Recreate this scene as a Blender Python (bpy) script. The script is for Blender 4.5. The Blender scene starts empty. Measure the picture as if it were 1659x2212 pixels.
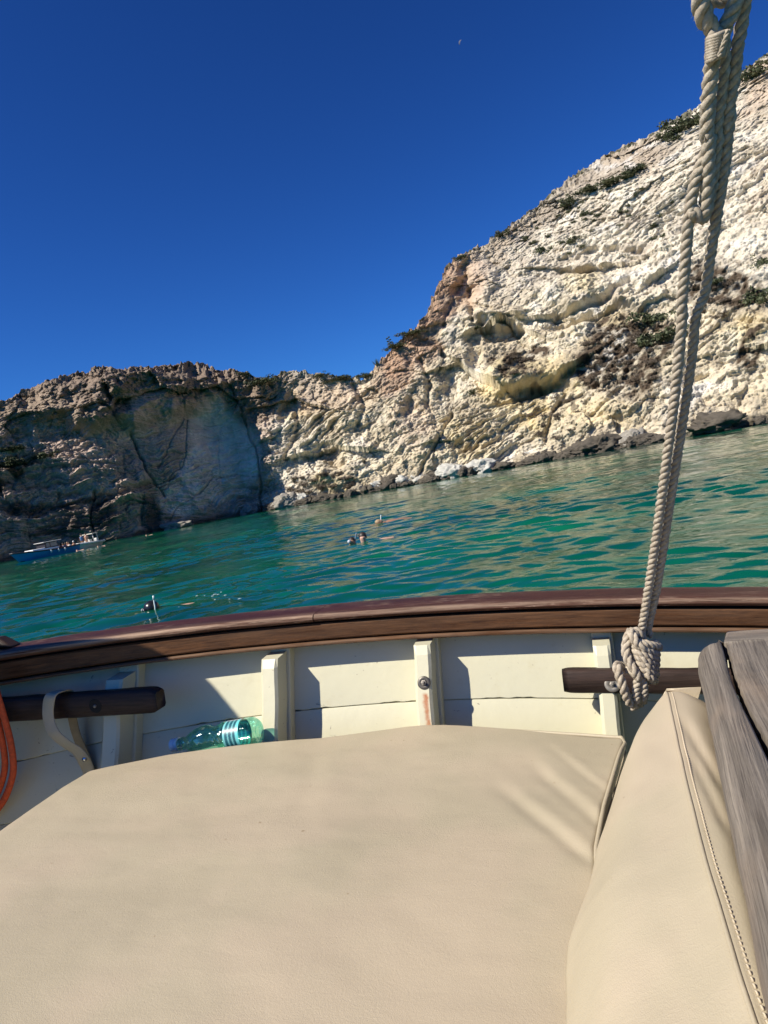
import bpy, bmesh, math, random
import numpy as np
from mathutils import Vector, Matrix
R_ = math.radians
random.seed(7); rng = np.random.default_rng(11)
SC = bpy.context.scene
COL = SC.collection

# ------------------------------------------------------------------ camera, sky, sun, exposure
EYE = np.array([0.0, 0.0, 1.6])
ROLL, PITCH, FPX, CW, CH = R_(10.37), R_(2.66), 1548.0, 1659.0, 2212.0
cr, sr, cp, sp = math.cos(ROLL), math.sin(ROLL), math.cos(PITCH), math.sin(PITCH)
F_ = np.array([0, cp, -sp]); U0 = np.array([0, sp, cp]); R0 = np.array([1.0, 0, 0])
CU = cr*U0 + sr*R0; CR = cr*R0 - sr*U0
cam = bpy.data.cameras.new('camera'); cam.sensor_fit = 'VERTICAL'; cam.sensor_height = 36.0
cam.lens = 36.0*FPX/CH; cam.clip_start = 0.02; cam.clip_end = 20000
co = bpy.data.objects.new('camera', cam); COL.objects.link(co); SC.camera = co
co.matrix_world = Matrix(((CR[0], CU[0], -F_[0], EYE[0]), (CR[1], CU[1], -F_[1], EYE[1]), (CR[2], CU[2], -F_[2], EYE[2]), (0, 0, 0, 1)))

SUN_AZ, SUN_EL = -117.0, 43.0
SKY_TINT = (1.75, 4.25, 7.9)
W = bpy.data.worlds.new('World'); SC.world = W; W.use_nodes = True
nt = W.node_tree; bg = nt.nodes['Background']
sky = nt.nodes.new('ShaderNodeTexSky'); sky.sky_type = 'NISHITA'; sky.sun_disc = False
sky.sun_elevation = R_(SUN_EL); sky.sun_rotation = R_(SUN_AZ % 360)
sky.air_density = 1.0; sky.dust_density = 0.15; sky.ozone_density = 3.0; sky.altitude = 0
# a very clear, dry late-summer sky: deeper and bluer than the model's default
def _vm(op, a, b):
    n = nt.nodes.new('ShaderNodeMixRGB'); n.blend_type = op; n.inputs[0].default_value = 1.0
    nt.links.new(a, n.inputs[1]); n.inputs[2].default_value = (*b, 1); return n.outputs[0]
gm = nt.nodes.new('ShaderNodeGamma'); gm.inputs[1].default_value = 1.45
nt.links.new(_vm('MULTIPLY', sky.outputs[0], (.1, .1, .1)), gm.inputs[0])
nt.links.new(_vm('MULTIPLY', gm.outputs[0], SKY_TINT), bg.inputs[0]); bg.inputs[1].default_value = 0.1
sl = bpy.data.lights.new('sun', 'SUN'); sl.energy = 3.7; sl.angle = R_(0.5); sl.color = (1.0, 0.93, 0.80)
so = bpy.data.objects.new('sun', sl); COL.objects.link(so); so.location = (-30, -10, 40)
SV = Vector((math.sin(R_(SUN_AZ))*math.cos(R_(SUN_EL)), math.cos(R_(SUN_AZ))*math.cos(R_(SUN_EL)), math.sin(R_(SUN_EL))))
so.rotation_euler = SV.to_track_quat('Z', 'Y').to_euler()
SC.view_settings.view_transform = 'Standard'; SC.view_settings.look = 'None'
SC.view_settings.exposure = 0.92; SC.view_settings.gamma = 1.0; SC.view_settings.use_curve_mapping = False
SC.cycles.max_bounces = 10; SC.cycles.transparent_max_bounces = 16; SC.cycles.caustics_refractive = False; SC.cycles.caustics_reflective = False
SC.cycles.use_denoising = True

# ------------------------------------------------------------------ measuring helpers
def ray(u, v):
    x = (u-CW/2)/FPX; y = -(v-CH/2)/FPX
    return F_ + x*CR + y*CU                      # depth 1 along the view axis
def pd(u, v, d): return EYE + ray(u, v)*d
def project(P):
    d = P-EYE; z = d@F_; z = np.where(np.abs(z) < 1e-3, 1e-3, z)
    return CW/2 + FPX*(d@CR)/z, CH/2 - FPX*(d@CU)/z, z
# the boat's own frame: a along the rail (to the right), b across towards the rail, c up
PHI, TR = R_(15.0), R_(3.0)
BA = np.array([math.cos(PHI)*math.cos(TR), -math.sin(PHI)*math.cos(TR), -math.sin(TR)])
BB = np.array([math.sin(PHI), math.cos(PHI), 0.0]); BC = np.cross(BA, BB)
BM = np.stack([BA, BB, BC])                       # rows
def tob(P): return (np.asarray(P)-EYE)@BM.T
def tow(Q): return np.asarray(Q)@BM + EYE
def on_c(u, v, c):                               # pixel on the boat's level plane c
    r = BM@ray(u, v); return r*(c/r[2])
def on_b(u, v, bf, c_from=None):                 # pixel on the boat's wall b = bf(a, c)
    r = BM@ray(u, v); t = 1.8/r[1]
    for _ in range(30):
        q = r*t; t += (bf(q[0], q[2])-q[1])/r[1]*0.9
    return r*t

# ------------------------------------------------------------------ noise
_perm = rng.permutation(256).astype(np.int64); _perm = np.concatenate([_perm, _perm, _perm])
_g = rng.normal(size=(256, 3)); _g /= np.linalg.norm(_g, axis=1)[:, None]
_g = _g.astype(np.float32); _rv = rng.random((256, 3)).astype(np.float32)
def _h(i, j, k): return _perm[_perm[_perm[i & 255] + (j & 255)] + (k & 255)]
def perlin(p):
    i = np.floor(p).astype(np.int64); f = (p-i).astype(np.float32); w = f*f*f*(f*(f*6-15)+10)
    out = np.zeros(len(p), np.float32)
    for dx in (0, 1):
        wx = w[:, 0] if dx else 1-w[:, 0]
        for dy in (0, 1):
            wy = w[:, 1] if dy else 1-w[:, 1]
            for dz in (0, 1):
                wz = w[:, 2] if dz else 1-w[:, 2]
                g = _g[_h(i[:, 0]+dx, i[:, 1]+dy, i[:, 2]+dz)]
                out += wx*wy*wz*(g[:, 0]*(f[:, 0]-dx)+g[:, 1]*(f[:, 1]-dy)+g[:, 2]*(f[:, 2]-dz))
    return out*1.5
def fbm(p, n=4, gain=.5):
    s = 0; a = 1.0; q = p.copy()
    for _ in range(n): s = s + a*perlin(q); q = q*2.03+17.1; a *= gain
    return s
def ridged(p, n=3, gain=.5):
    s = 0; a = 1.0; q = p.copy()
    for _ in range(n): s = s + a*(1-2*np.abs(perlin(q))); q = q*2.07+9.3; a *= gain
    return s
def worley(p):                                   # F1, F2
    i = np.floor(p).astype(np.int64); f = p-i
    d1 = np.full(len(p), 9.0, np.float32); d2 = d1.copy(); cid = np.zeros(len(p), np.int64)
    for dx in (-1, 0, 1):
        for dy in (-1, 0, 1):
            for dz in (-1, 0, 1):
                h = _h(i[:, 0]+dx, i[:, 1]+dy, i[:, 2]+dz); o = _rv[h]
                d = ((dx+o[:, 0]-f[:, 0])**2+(dy+o[:, 1]-f[:, 1])**2+(dz+o[:, 2]-f[:, 2])**2).astype(np.float32)
                m = d < d1
                d2 = np.where(m, d1, np.minimum(d2, d)); cid = np.where(m, h, cid); d1 = np.where(m, d, d1)
    return np.sqrt(d1), np.sqrt(d2), cid
def facets(p, tilt=1.0):                         # flat, tilted, angular blocks
    i = np.floor(p).astype(np.int64); f = p-i
    d1 = np.full(len(p), 9.0, np.float32); d2 = d1.copy(); out = np.zeros(len(p), np.float32)
    for dx in (-1, 0, 1):
        for dy in (-1, 0, 1):
            for dz in (-1, 0, 1):
                h = _h(i[:, 0]+dx, i[:, 1]+dy, i[:, 2]+dz); o = _rv[h]
                e = np.stack([f[:, 0]-dx-o[:, 0], f[:, 1]-dy-o[:, 1], f[:, 2]-dz-o[:, 2]], 1)
                d = (e*e).sum(1).astype(np.float32); m = d < d1
                val = (_rv[(h+37) & 255, 0]-.5)*.8+tilt*(e*(_g[(h+91) & 255])).sum(1)
                d2 = np.where(m, d1, np.minimum(d2, d)); out = np.where(m, val, out); d1 = np.where(m, d, d1)
    return out, np.sqrt(d2)-np.sqrt(d1)
def sstep(a, b, x):
    t = np.clip((x-a)/(b-a), 0, 1); return t*t*(3-2*t)

# ------------------------------------------------------------------ scene helpers
def tag(o, label=None, cat=None, group=None, kind=None):
    if label: o['label'] = label
    if cat: o['category'] = cat
    if group: o['group'] = group
    if kind: o['kind'] = kind
    return o
def empty(name, loc, label=None, cat=None, group=None, rz=0.0, mat=None):
    o = bpy.data.objects.new(name, None); COL.objects.link(o); o.empty_display_size = .1
    o.matrix_world = mat if mat is not None else Matrix.Translation(Vector(loc)) @ Matrix.Rotation(rz, 4, 'Z')
    return tag(o, label, cat, group)
def wm(o):
    m = o.matrix_basis.copy()
    return wm(o.parent) @ o.matrix_parent_inverse @ m if o.parent else m
def obj(name, V, Fc, mat, parent=None, smooth=True, world=True, org=None, uv=None, cols=None, mats=None, mi=None):
    """V in world coordinates (world=True) or in the parent's own coordinates."""
    V = np.asarray(V, dtype=np.float64).reshape(-1, 3)
    M = Matrix.Identity(4)
    if parent is not None and world: M = wm(parent).inverted()
    loc = Vector((0, 0, 0))
    if parent is None and org is not None: loc = Vector(org); M = Matrix.Translation(-loc)
    A = np.array(M); V2 = V@A[:3, :3].T + A[:3, 3]
    me = bpy.data.meshes.new(name)
    if isinstance(Fc, np.ndarray):
        n, k = Fc.shape
        me.vertices.add(len(V2)); me.vertices.foreach_set('co', V2.astype(np.float32).ravel())
        me.loops.add(n*k); me.loops.foreach_set('vertex_index', Fc.astype(np.int32).ravel())
        me.polygons.add(n); me.polygons.foreach_set('loop_start', (np.arange(n)*k).astype(np.int32))
        me.polygons.foreach_set('loop_total', np.full(n, k, np.int32)); me.update(calc_edges=True)
    else:
        me.from_pydata([tuple(x) for x in V2], [], [tuple(int(i) for i in f) for f in Fc]); me.update()
    if smooth: me.polygons.foreach_set('use_smooth', np.ones(len(me.polygons), bool))
    if mats:
        for m in mats: me.materials.append(m)
        if mi is not None: me.polygons.foreach_set('material_index', np.asarray(mi, np.int32))
    elif mat: me.materials.append(mat)
    if cols is not None:
        ca = me.color_attributes.new('Col', 'FLOAT_COLOR', 'POINT')
        c4 = np.ones((len(V2), 4), np.float32); c4[:, :3] = cols; ca.data.foreach_set('color', c4.ravel())
    if uv is not None:
        at = me.attributes.new('uvw', 'FLOAT_VECTOR', 'POINT')
        u3 = np.zeros((len(V2), 3), np.float32); uv = np.asarray(uv); u3[:, :uv.shape[1]] = uv; at.data.foreach_set('vector', u3.ravel())
    o = bpy.data.objects.new(name, me); COL.objects.link(o)
    if parent is not None: o.parent = parent
    o.location = loc
    return o
def bevel(o, w, seg=2, ang=35):
    m = o.modifiers.new('bevel', 'BEVEL'); m.width = w; m.segments = seg; m.limit_method = 'ANGLE'; m.angle_limit = R_(ang)
    return o
def gridfaces(nr, nc, closed_c=False):
    r = np.arange(nr-1)[:, None]; c = np.arange(nc if closed_c else nc-1)[None, :]; c2 = (c+1) % nc
    return np.stack([r*nc+c, r*nc+c2, (r+1)*nc+c2, (r+1)*nc+c], -1).reshape(-1, 4)
class MB:
    def __init__(s): s.v = []; s.f = []; s.n = 0; s.m = []
    def add(s, V, Fc, m=0):
        V = np.asarray(V, float).reshape(-1, 3); s.v.append(V)
        for f in Fc: s.f.append(tuple(int(i)+s.n for i in f)); s.m.append(m)
        s.n += len(V); return s
    def box(s, lo, hi, m=0):
        x0, y0, z0 = lo; x1, y1, z1 = hi
        V = [(x0, y0, z0), (x1, y0, z0), (x1, y1, z0), (x0, y1, z0), (x0, y0, z1), (x1, y0, z1), (x1, y1, z1), (x0, y1, z1)]
        return s.add(V, [(0, 3, 2, 1), (4, 5, 6, 7), (0, 1, 5, 4), (1, 2, 6, 5), (2, 3, 7, 6), (3, 0, 4, 7)], m)
    def hexa(s, b4, t4, m=0):
        return s.add(list(b4)+list(t4), [(0, 3, 2, 1), (4, 5, 6, 7), (0, 1, 5, 4), (1, 2, 6, 5), (2, 3, 7, 6), (3, 0, 4, 7)], m)
    def tube(s, P, r, n=8, m=0, cap=True):
        V, Fc = tube(P, r, n, cap); return s.add(V, Fc, m)
    def V(s): return np.concatenate(s.v)
    def build(s, name, mat, parent=None, **k): return obj(name, s.V(), s.f, mat, parent, **k)
def frames(P):
    P = np.asarray(P, float); T = np.gradient(P, axis=0); T /= np.linalg.norm(T, axis=1)[:, None]+1e-12
    n = np.cross(T[0], [0, 0, 1.0]);
    if np.linalg.norm(n) < 1e-3: n = np.cross(T[0], [1.0, 0, 0])
    n /= np.linalg.norm(n); N = [n]
    for i in range(1, len(P)):
        n = N[-1]-T[i]*np.dot(N[-1], T[i]); n /= np.linalg.norm(n)+1e-12; N.append(n)
    N = np.array(N); return T, N, np.cross(T, N)
def tube(P, r, n=8, cap=True, sx=1.0):
    P = np.asarray(P, float); T, N, B = frames(P); r = np.broadcast_to(np.asarray(r, float), (len(P),))
    th = np.arange(n)*2*math.pi/n
    V = P[:, None, :] + r[:, None, None]*(np.cos(th)[None, :, None]*N[:, None, :]*sx + np.sin(th)[None, :, None]*B[:, None, :])
    V = V.reshape(-1, 3); Fc = [tuple(f) for f in gridfaces(len(P), n, True)]
    if cap:
        Fc.append(tuple(range(n-1, -1, -1))); Fc.append(tuple((len(P)-1)*n+k for k in range(n)))
    return V, Fc
def spline(P, step=None, n=None):
    P = np.asarray(P, float); Q = np.vstack([2*P[0]-P[1], P, 2*P[-1]-P[-2]]); out = []
    for i in range(1, len(Q)-2):
        L = np.linalg.norm(Q[i+1]-Q[i]); k = n or max(2, int(L/step))
        t = np.arange(k)/k
        a, b, c, d = Q[i-1], Q[i], Q[i+1], Q[i+2]; t = t[:, None]
        out.append(.5*((2*b)+(-a+c)*t+(2*a-5*b+4*c-d)*t**2+(-a+3*b-3*c+d)*t**3))
    out.append(P[-1][None]); return np.concatenate(out)
def lathe(prof, n=32, axis_o=(0, 0, 0), X=(1, 0, 0), Y=(0, 1, 0), Z=(0, 0, 1)):
    """prof: (z, r) list; Z is the axis."""
    X, Y, Z, O = map(lambda q: np.asarray(q, float), (X, Y, Z, axis_o)); th = np.arange(n)*2*math.pi/n
    V = []
    for z, r in prof: V.append(O + Z*z + r*(np.cos(th)[:, None]*X+np.sin(th)[:, None]*Y))
    return np.concatenate(V), [tuple(f) for f in gridfaces(len(prof), n, True)]

# ------------------------------------------------------------------ material helpers
class NT:
    def __init__(s, name):
        s.m = bpy.data.materials.new(name); s.m.use_nodes = True; s.t = s.m.node_tree; s.b = s.t.nodes['Principled BSDF']
    def n(s, ty, **k):
        nd = s.t.nodes.new('ShaderNode'+ty)
        for a, v in k.items():
            if a.startswith('i_'):
                key = a[2:]; key = int(key) if key.isdigit() else key.replace('_', ' ')
                s.set(nd.inputs[key], v)
            else: setattr(nd, a, v)
        return nd
    def set(s, inp, v):
        if hasattr(v, 'links') or isinstance(v, bpy.types.NodeSocket): s.t.links.new(v, inp)
        elif isinstance(v, bpy.types.Node): s.t.links.new(v.outputs[0], inp)
        else: inp.default_value = v
    def coord(s, kind='Object', scale=(1, 1, 1), rot=(0, 0, 0)):
        tc = s.n('TexCoord'); mp = s.n('Mapping'); s.t.links.new(tc.outputs[kind], mp.inputs[0])
        mp.inputs['Scale'].default_value = scale; mp.inputs['Rotation'].default_value = rot; return mp.outputs[0]
    def attr(s, name, out='Vector'): return s.n('Attribute', attribute_name=name).outputs[out]
    def mapv(s, vec, scale=(1, 1, 1)):
        mp = s.n('Mapping'); s.t.links.new(vec, mp.inputs[0]); mp.inputs['Scale'].default_value = scale; return mp.outputs[0]
    def noise(s, vec, scale, detail=4, rough=.55, dist=0.0, out='Fac'):
        nd = s.n('TexNoise'); s.t.links.new(vec, nd.inputs['Vector']); nd.inputs['Scale'].default_value = scale
        nd.inputs['Detail'].default_value = detail; nd.inputs['Roughness'].default_value = rough; nd.inputs['Distortion'].default_value = dist
        return nd.outputs[out]
    def vor(s, vec, scale, feature='F1', out='Distance'):
        nd = s.n('TexVoronoi'); nd.feature = feature; s.t.links.new(vec, nd.inputs['Vector']); nd.inputs['Scale'].default_value = scale; return nd.outputs[out]
    def ramp(s, fac, stops):
        nd = s.n('ValToRGB'); s.t.links.new(fac, nd.inputs[0]); e = nd.color_ramp.elements
        while len(e) < len(stops): e.new(.5)
        for k, (p, c) in enumerate(stops):
            e[k].position = p; e[k].color = (*c, 1) if not isinstance(c, (int, float)) else (c, c, c, 1)
        return nd.outputs[0]
    def mix(s, fac, a, b, mode='MIX'):
        nd = s.n('MixRGB', blend_type=mode); s.set(nd.inputs[0], fac)
        for k, v in ((1, a), (2, b)): s.set(nd.inputs[k], (*v, 1) if isinstance(v, tuple) and len(v) == 3 else v)
        return nd.outputs[0]
    def math(s, op, a, b=0.0, clamp=False):
        nd = s.n('Math', operation=op); nd.use_clamp = clamp; s.set(nd.inputs[0], a); s.set(nd.inputs[1], b); return nd.outputs[0]
    def bump(s, h, strength=.3, dist=.01, prev=None):
        nd = s.n('Bump'); s.set(nd.inputs['Height'], h); nd.inputs['Strength'].default_value = strength; nd.inputs['Distance'].default_value = dist
        if prev is not None: s.t.links.new(prev, nd.inputs['Normal'])
        return nd.outputs[0]
    def out(s, color=None, rough=None, normal=None, **k):
        if color is not None: s.set(s.b.inputs['Base Color'], (*color, 1) if isinstance(color, tuple) and len(color) == 3 else color)
        if rough is not None: s.set(s.b.inputs['Roughness'], rough)
        if normal is not None: s.t.links.new(normal, s.b.inputs['Normal'])
        for a, v in k.items(): s.set(s.b.inputs[a.replace('_', ' ')], v)
        return s.m
def plain(name, col, rough=.5, var=.15, sc=8.0, **k):
    t = NT(name); v = t.coord(); nz = t.noise(v, sc, 5)
    c = t.ramp(nz, [(.3, tuple(x*(1-var) for x in col)), (.7, tuple(min(1, x*(1+var)) for x in col))])
    return t.out(c, rough, t.bump(nz, .15, .004), **k)
# ------------------------------------------------------------------ sea
def m_water():
    t = NT('sea_water'); v = t.coord('Object')
    big = t.noise(t.mapv(v, (.06, .10, .1)), 1.0, 3, .5)
    mid = t.noise(t.mapv(v, (.35, .6, .5)), 1.0, 4, .6)
    f = t.math('ADD', t.math('MULTIPLY', big, .65), t.math('MULTIPLY', mid, .35))
    c = t.ramp(f, [(.34, (.0008, .022, .026)), (.43, (.0008, .050, .030)), (.53, (.001, .085, .044)), (.66, (.004, .135, .065))])
    n1 = t.noise(t.mapv(v, (.6, 1, 1)), 9.0, 3, .55, .4); n2 = t.noise(t.mapv(v, (.6, 1, 1)), 30.0, 2, .5)
    nb = t.bump(n1, .28, .012); nb = t.bump(n2, .2, .003, nb)
    return t.out(c, .045, nb, IOR=1.34)
def build_sea():
    dth = np.concatenate([np.arange(-180, -46, 3.0), np.arange(-46, 46, .125), np.arange(46, 180, 3.0)])
    th = np.radians(dth); r = [1.0, 2.0, 3.0, 4.0, 4.6]
    while r[-1] < 150: r.append(r[-1]*1.0048)
    r = np.array(r+[220, 400, 900, 2500, 7000]); nr = len(r); nc = len(th)
    Rr, Th = np.meshgrid(r, th, indexing='ij'); X = Rr*np.sin(Th); Y = Rr*np.cos(Th)
    x = X.ravel(); y = Y.ravel(); z = np.zeros_like(x); g = np.random.default_rng(5)
    wx = x+.5*perlin(np.stack([x*.35, y*.35, x*0], 1)); wy = y+.5*perlin(np.stack([x*.35+50, y*.35, x*0], 1))
    cell = np.maximum(Rr.ravel()*.0050, .01)
    amp = .8+.7*perlin(np.stack([x*.10, y*.16, x*0+3], 1))
    for k in range(64):
        lam = .12*(1.056**k)*g.uniform(.9, 1.1); th_w = R_(g.normal(76, 28)); kk = 2*math.pi/lam
        a = .0062*lam*(1.0+1.0*math.exp(-(math.log(lam/.75)/.75)**2))*(1.0 if lam < 1.2 else (lam/1.2)**-.4)*g.uniform(.5, 1.2)
        ph = kk*(wx*math.sin(th_w)*.55+wy*math.cos(th_w)*1.0 if False else wx*math.cos(th_w)+wy*math.sin(th_w))+g.uniform(0, 6.28)
        fade = np.clip((lam/cell-2.2)/2.5, 0, 1)
        s = np.sin(ph); z += a*fade*amp*(s+.25*np.cos(2*ph))
    z *= np.clip((260-Rr.ravel())/150, 0, 1)
    V = np.stack([x, y, z*.62], 1)
    Fc = gridfaces(nr, nc, True)[:, ::-1]
    o = obj('sea', V, Fc, m_water(), org=(0, 0, 0)); tag(o, kind='structure')
build_sea()
fl = MB(); fl.box((-300, -300, -9), (300, 300, -8.5)); tag(fl.build('seabed', plain('sand_bed', (.45, .42, .3)), org=(0, 0, -9)), kind='structure')

# ------------------------------------------------------------------ cliff
SKY = [(-260, 960), (-120, 905), (0, 866), (60, 840), (100, 822), (145, 812), (180, 800), (230, 788), (262, 792), (330, 789), (380, 787), (430, 790), (480, 800), (530, 806), (572, 816),
       (590, 815), (610, 803), (632, 800), (680, 808), (730, 812), (782, 818), (800, 808), (820, 785), (845, 760), (870, 735), (900, 706), (925, 668), (936, 640),
       (955, 605), (963, 580), (985, 560), (1012, 545), (1060, 520), (1100, 490), (1150, 450), (1200, 412), (1250, 377), (1320, 328), (1380, 300), (1440, 270),
       (1500, 235), (1522, 212), (1590, 165), (1659, 110), (1760, 30), (1900, -60), (2300, -200)]
def azel(u, v):
    d = ray(u, v); return math.degrees(math.atan2(d[0], d[1])), math.degrees(math.atan2(d[2], math.hypot(d[0], d[1])))
sk = np.array([azel(*p) for p in SKY]); sk = sk[np.argsort(sk[:, 0])]
AZ = np.concatenate([np.arange(-75, -33, .6), np.arange(-33, 36, .052), np.arange(36, 60, .6)]); NCOL = len(AZ)
EL = np.interp(AZ, sk[:, 0], sk[:, 1]); EL = np.where(AZ < sk[0, 0], EL+0.0, EL)
RW = np.interp(AZ, [-75, -50, -38, -30, -20, -12.5, -10.5, -8, -2, 5, 12, 20, 27, 33, 60], [66, 82, 90, 93, 97, 104.5, 105, 102, 98, 95, 92, 89, 87, 87, 84])
SLT = np.interp(AZ, [-40, -24, -14, -9, 0, 6, 12, 20, 33], [2.0, 2.6, 6.0, 3.2, 2.1, 1.55, 1.25, 1.12, 1.1])
tE = np.tan(np.radians(EL)); Hrel = 1.6
Wb = (RW*tE+Hrel)/(SLT-tE); HT = Wb*SLT
NF, NP = 560, 46
tt = np.concatenate([[-.12, -.05], np.linspace(-.012, 1, NF), np.zeros(NP)])
NROW = len(tt)
T2 = np.tile(tt[:, None], (1, NCOL)); rr = np.zeros((NROW, NCOL)); zz = np.zeros((NROW, NCOL))
tc = np.clip(tt, 0, 1)[:, None]
prof = tc**1.12
rr[:] = RW[None]+Wb[None]*prof; zz[:] = HT[None]*tt[:, None]; zz[0] = -7; zz[1] = -2.5
k = np.arange(1, NP+1)/NP; dr = (k**1.5)*90
for q in range(NP):
    j = NROW-NP+q; rr[j] = RW+Wb+dr[q]; zz[j] = HT*(1+0.0)+dr[q]*tE*.35*np.exp(-dr[q]/60)
azr = np.radians(AZ)[None]; DX = np.sin(azr)*np.ones_like(rr); DY = np.cos(azr)*np.ones_like(rr)
P = np.stack([(rr*DX).ravel(), (rr*DY).ravel(), zz.ravel()], 1)
u, v, _ = project(P)
plate = (np.arange(NROW)[:, None] >= NROW-NP)*np.ones((1, NCOL), bool); plate = plate.ravel()
under = np.clip(-P[:, 2]/2, 0, 1)
# local frame: outward normal of the smooth face
n_h = np.stack([-DX.ravel(), -DY.ravel(), np.zeros(len(P))], 1)
rad = np.stack([DX.ravel(), DY.ravel(), np.zeros(len(P))], 1)
Pf = P.astype(np.float32)
nzc = fbm(Pf/9.0+3, 4)                               # irregular edges for the zones
uu = u+38*nzc; vv = v+30*fbm(Pf/7.0+40, 4)
def blob(cx, cy, rx, ry, ang=0, soft=.5, base=(None, None)):
    a = R_(ang); x = uu-cx; y = vv-cy; X = x*math.cos(a)+y*math.sin(a); Y = -x*math.sin(a)+y*math.cos(a)
    d = np.sqrt((X/rx)**2+(Y/ry)**2); return 1-sstep(1-soft, 1+soft*.4, d)
def seg_field(pts, smooth_noise=5.0):
    """signed side and distance (pixels) to a drawn crack or ledge"""
    best = np.full(len(P), 1e9, np.float32); side = np.zeros(len(P), np.float32)
    x = u+smooth_noise*nzc; y = v+smooth_noise*fbm(Pf/3.0+9, 3)
    for (x0, y0), (x1, y1) in zip(pts[:-1], pts[1:]):
        dx, dy = x1-x0, y1-y0; L = dx*dx+dy*dy; t = np.clip(((x-x0)*dx+(y-y0)*dy)/L, 0, 1)
        ex, ey = x-(x0+t*dx), y-(y0+t*dy); d = np.hypot(ex, ey); s = np.sign(dx*ey-dy*ex)
        m = d < best; best = np.where(m, d, best); side = np.where(m, s, side)
    return best, side
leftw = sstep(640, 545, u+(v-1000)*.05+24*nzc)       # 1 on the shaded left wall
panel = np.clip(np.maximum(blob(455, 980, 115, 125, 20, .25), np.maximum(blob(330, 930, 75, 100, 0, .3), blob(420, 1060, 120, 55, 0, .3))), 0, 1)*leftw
lower = leftw*sstep(940, 1010, vv+(-u*.1))
rough = (1-.86*panel-.45*lower*(1-panel))*np.where(leftw > .5, 1.0, (.34+.70*sstep(-.25, .5, fbm(Pf/15.0+77, 3)))*(1-.25*sstep(1100, 900, u)))
scrub = np.maximum.reduce([blob(1345, 770, 95, 80, 35), blob(1400, 720, 70, 50, 20), blob(1300, 800, 60, 40, 0), blob(1560, 640, 90, 45, 10), blob(1120, 790, 60, 22, -10), blob(1620, 770, 40, 60, 0), blob(1180, 760, 25, 20, 0), blob(30, 1010, 60, 35, -25)*.8])
s1 = ridged(Pf/14.0, 3); s2 = ridged(Pf/5.2+5, 3)
wr = np.stack([fbm(Pf/4+1, 2), fbm(Pf/4+31, 2), fbm(Pf/4+61, 2)], 1)*1.1
an = np.array([1, 1, 1.5], np.float32)
blk, e1 = facets((Pf+wr)/8.5*an, 1.1); blk2, e2 = facets((Pf+wr*.8)/3.1*an+7, 1.1); blk3, e3 = facets((Pf+wr*.5)/1.15*an+3, 1.0)
blk = blk*2.4-.5*np.exp(-(e1/.05)**2); blk2 = blk2*.95-.3*np.exp(-(e2/.06)**2); blk3 = blk3*.36-.12*np.exp(-(e3/.08)**2)
# beds dip down towards the left on the right-hand cliff
dip = np.where(leftw > .5, .06, .42)
q = Pf[:, 2]-dip*Pf[:, 0]+1.6*nzc
st = perlin(np.stack([Pf[:, 0]*.10, Pf[:, 1]*.10, q*.95], 1)); st2 = perlin(np.stack([Pf[:, 0]*.35, Pf[:, 1]*.35, q*3.1], 1)); st3 = ridged(np.stack([Pf[:, 0]*.5, Pf[:, 1]*.5, q*5.0], 1).astype(np.float32), 2)
bedz = np.maximum.reduce([blob(1600, 330, 170, 190, 0, .5), blob(1090, 940, 150, 90, 0), blob(1380, 480, 110, 60, -20), blob(700, 930, 60, 50), blob(1600, 740, 90, 120)])
fine = fbm(Pf/.8+70, 4, .6)
fine2 = fbm(Pf/.33+170, 3, .6)
vert = perlin(np.stack([Pf[:, 0]*.9, Pf[:, 1]*.9, Pf[:, 2]*.12], 1))
D = 2.6*fbm(Pf/24.0+2, 3)+.9*s1+.16*s2*rough+.62*blk*rough+.42*blk2*rough*(1-.5*bedz)+.62*blk3*np.maximum(rough, .75*(leftw < .5))*(1-.3*bedz)+(.8*np.sign(st)*np.abs(st)**.6*.9+.42*st2+.2*st3)*(.40+1.35*bedz)*np.clip(rough+.25, 0, 1)+.46*fine*np.maximum(rough, .85*(leftw < .5))+.10*fine2*(1-.6*panel)+.35*vert*(rough*.6)
D += lower*(.6*st+.45*st2+.2*st3+.12*fine)+panel*(.26*st2+.10*st3+.10*fine)
D += -.7*panel-2.2*leftw*np.clip(1-P[:, 2]/10.0, 0, 1)
# overhanging crag above the left wall
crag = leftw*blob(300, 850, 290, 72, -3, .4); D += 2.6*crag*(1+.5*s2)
for cx, cy, rx, ry, an_, am in [(1085, 722, 48, 22, -8, -3.2), (1270, 694, 95, 16, -10, -2.6), (1160, 850, 80, 15, -15, -3.2), (1250, 592, 60, 14, 0, -2.0), (1005, 625, 16, 50, 12, -2.6), (1030, 775, 26, 34, 0, -2.0), (640, 885, 20, 45, 20, -1.8), (712, 985, 45, 14, 0, -2.2), (1290, 352, 40, 10, -25, -1.6), (890, 860, 22, 30, 10, -1.6), (975, 850, 20, 40, 0, -1.6), (990, 960, 35, 14, 0, -1.8), (1500, 820, 40, 20, 10, -2),
                               (1240, 640, 90, 35, -10, 2.6), (1120, 815, 70, 24, -12, 2.6), (1060, 610, 35, 30, 0, 2.0), (930, 690, 30, 60, 20, 1.8), (1240, 720, 50, 16, -10, 1.6), (1330, 670, 50, 18, -25, 1.6), (690, 1040, 60, 30, 0, 1.8), (1080, 690, 60, 16, 0, 2.0), (1350, 880, 60, 40, 0, 1.8), (760, 900, 40, 40, 0, 1.5)]:
    D += am*blob(cx, cy, rx, ry, an_, .75)
hb = np.clip(P[:, 2]/3.0, 0, 1); D *= .35+.65*hb
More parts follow.
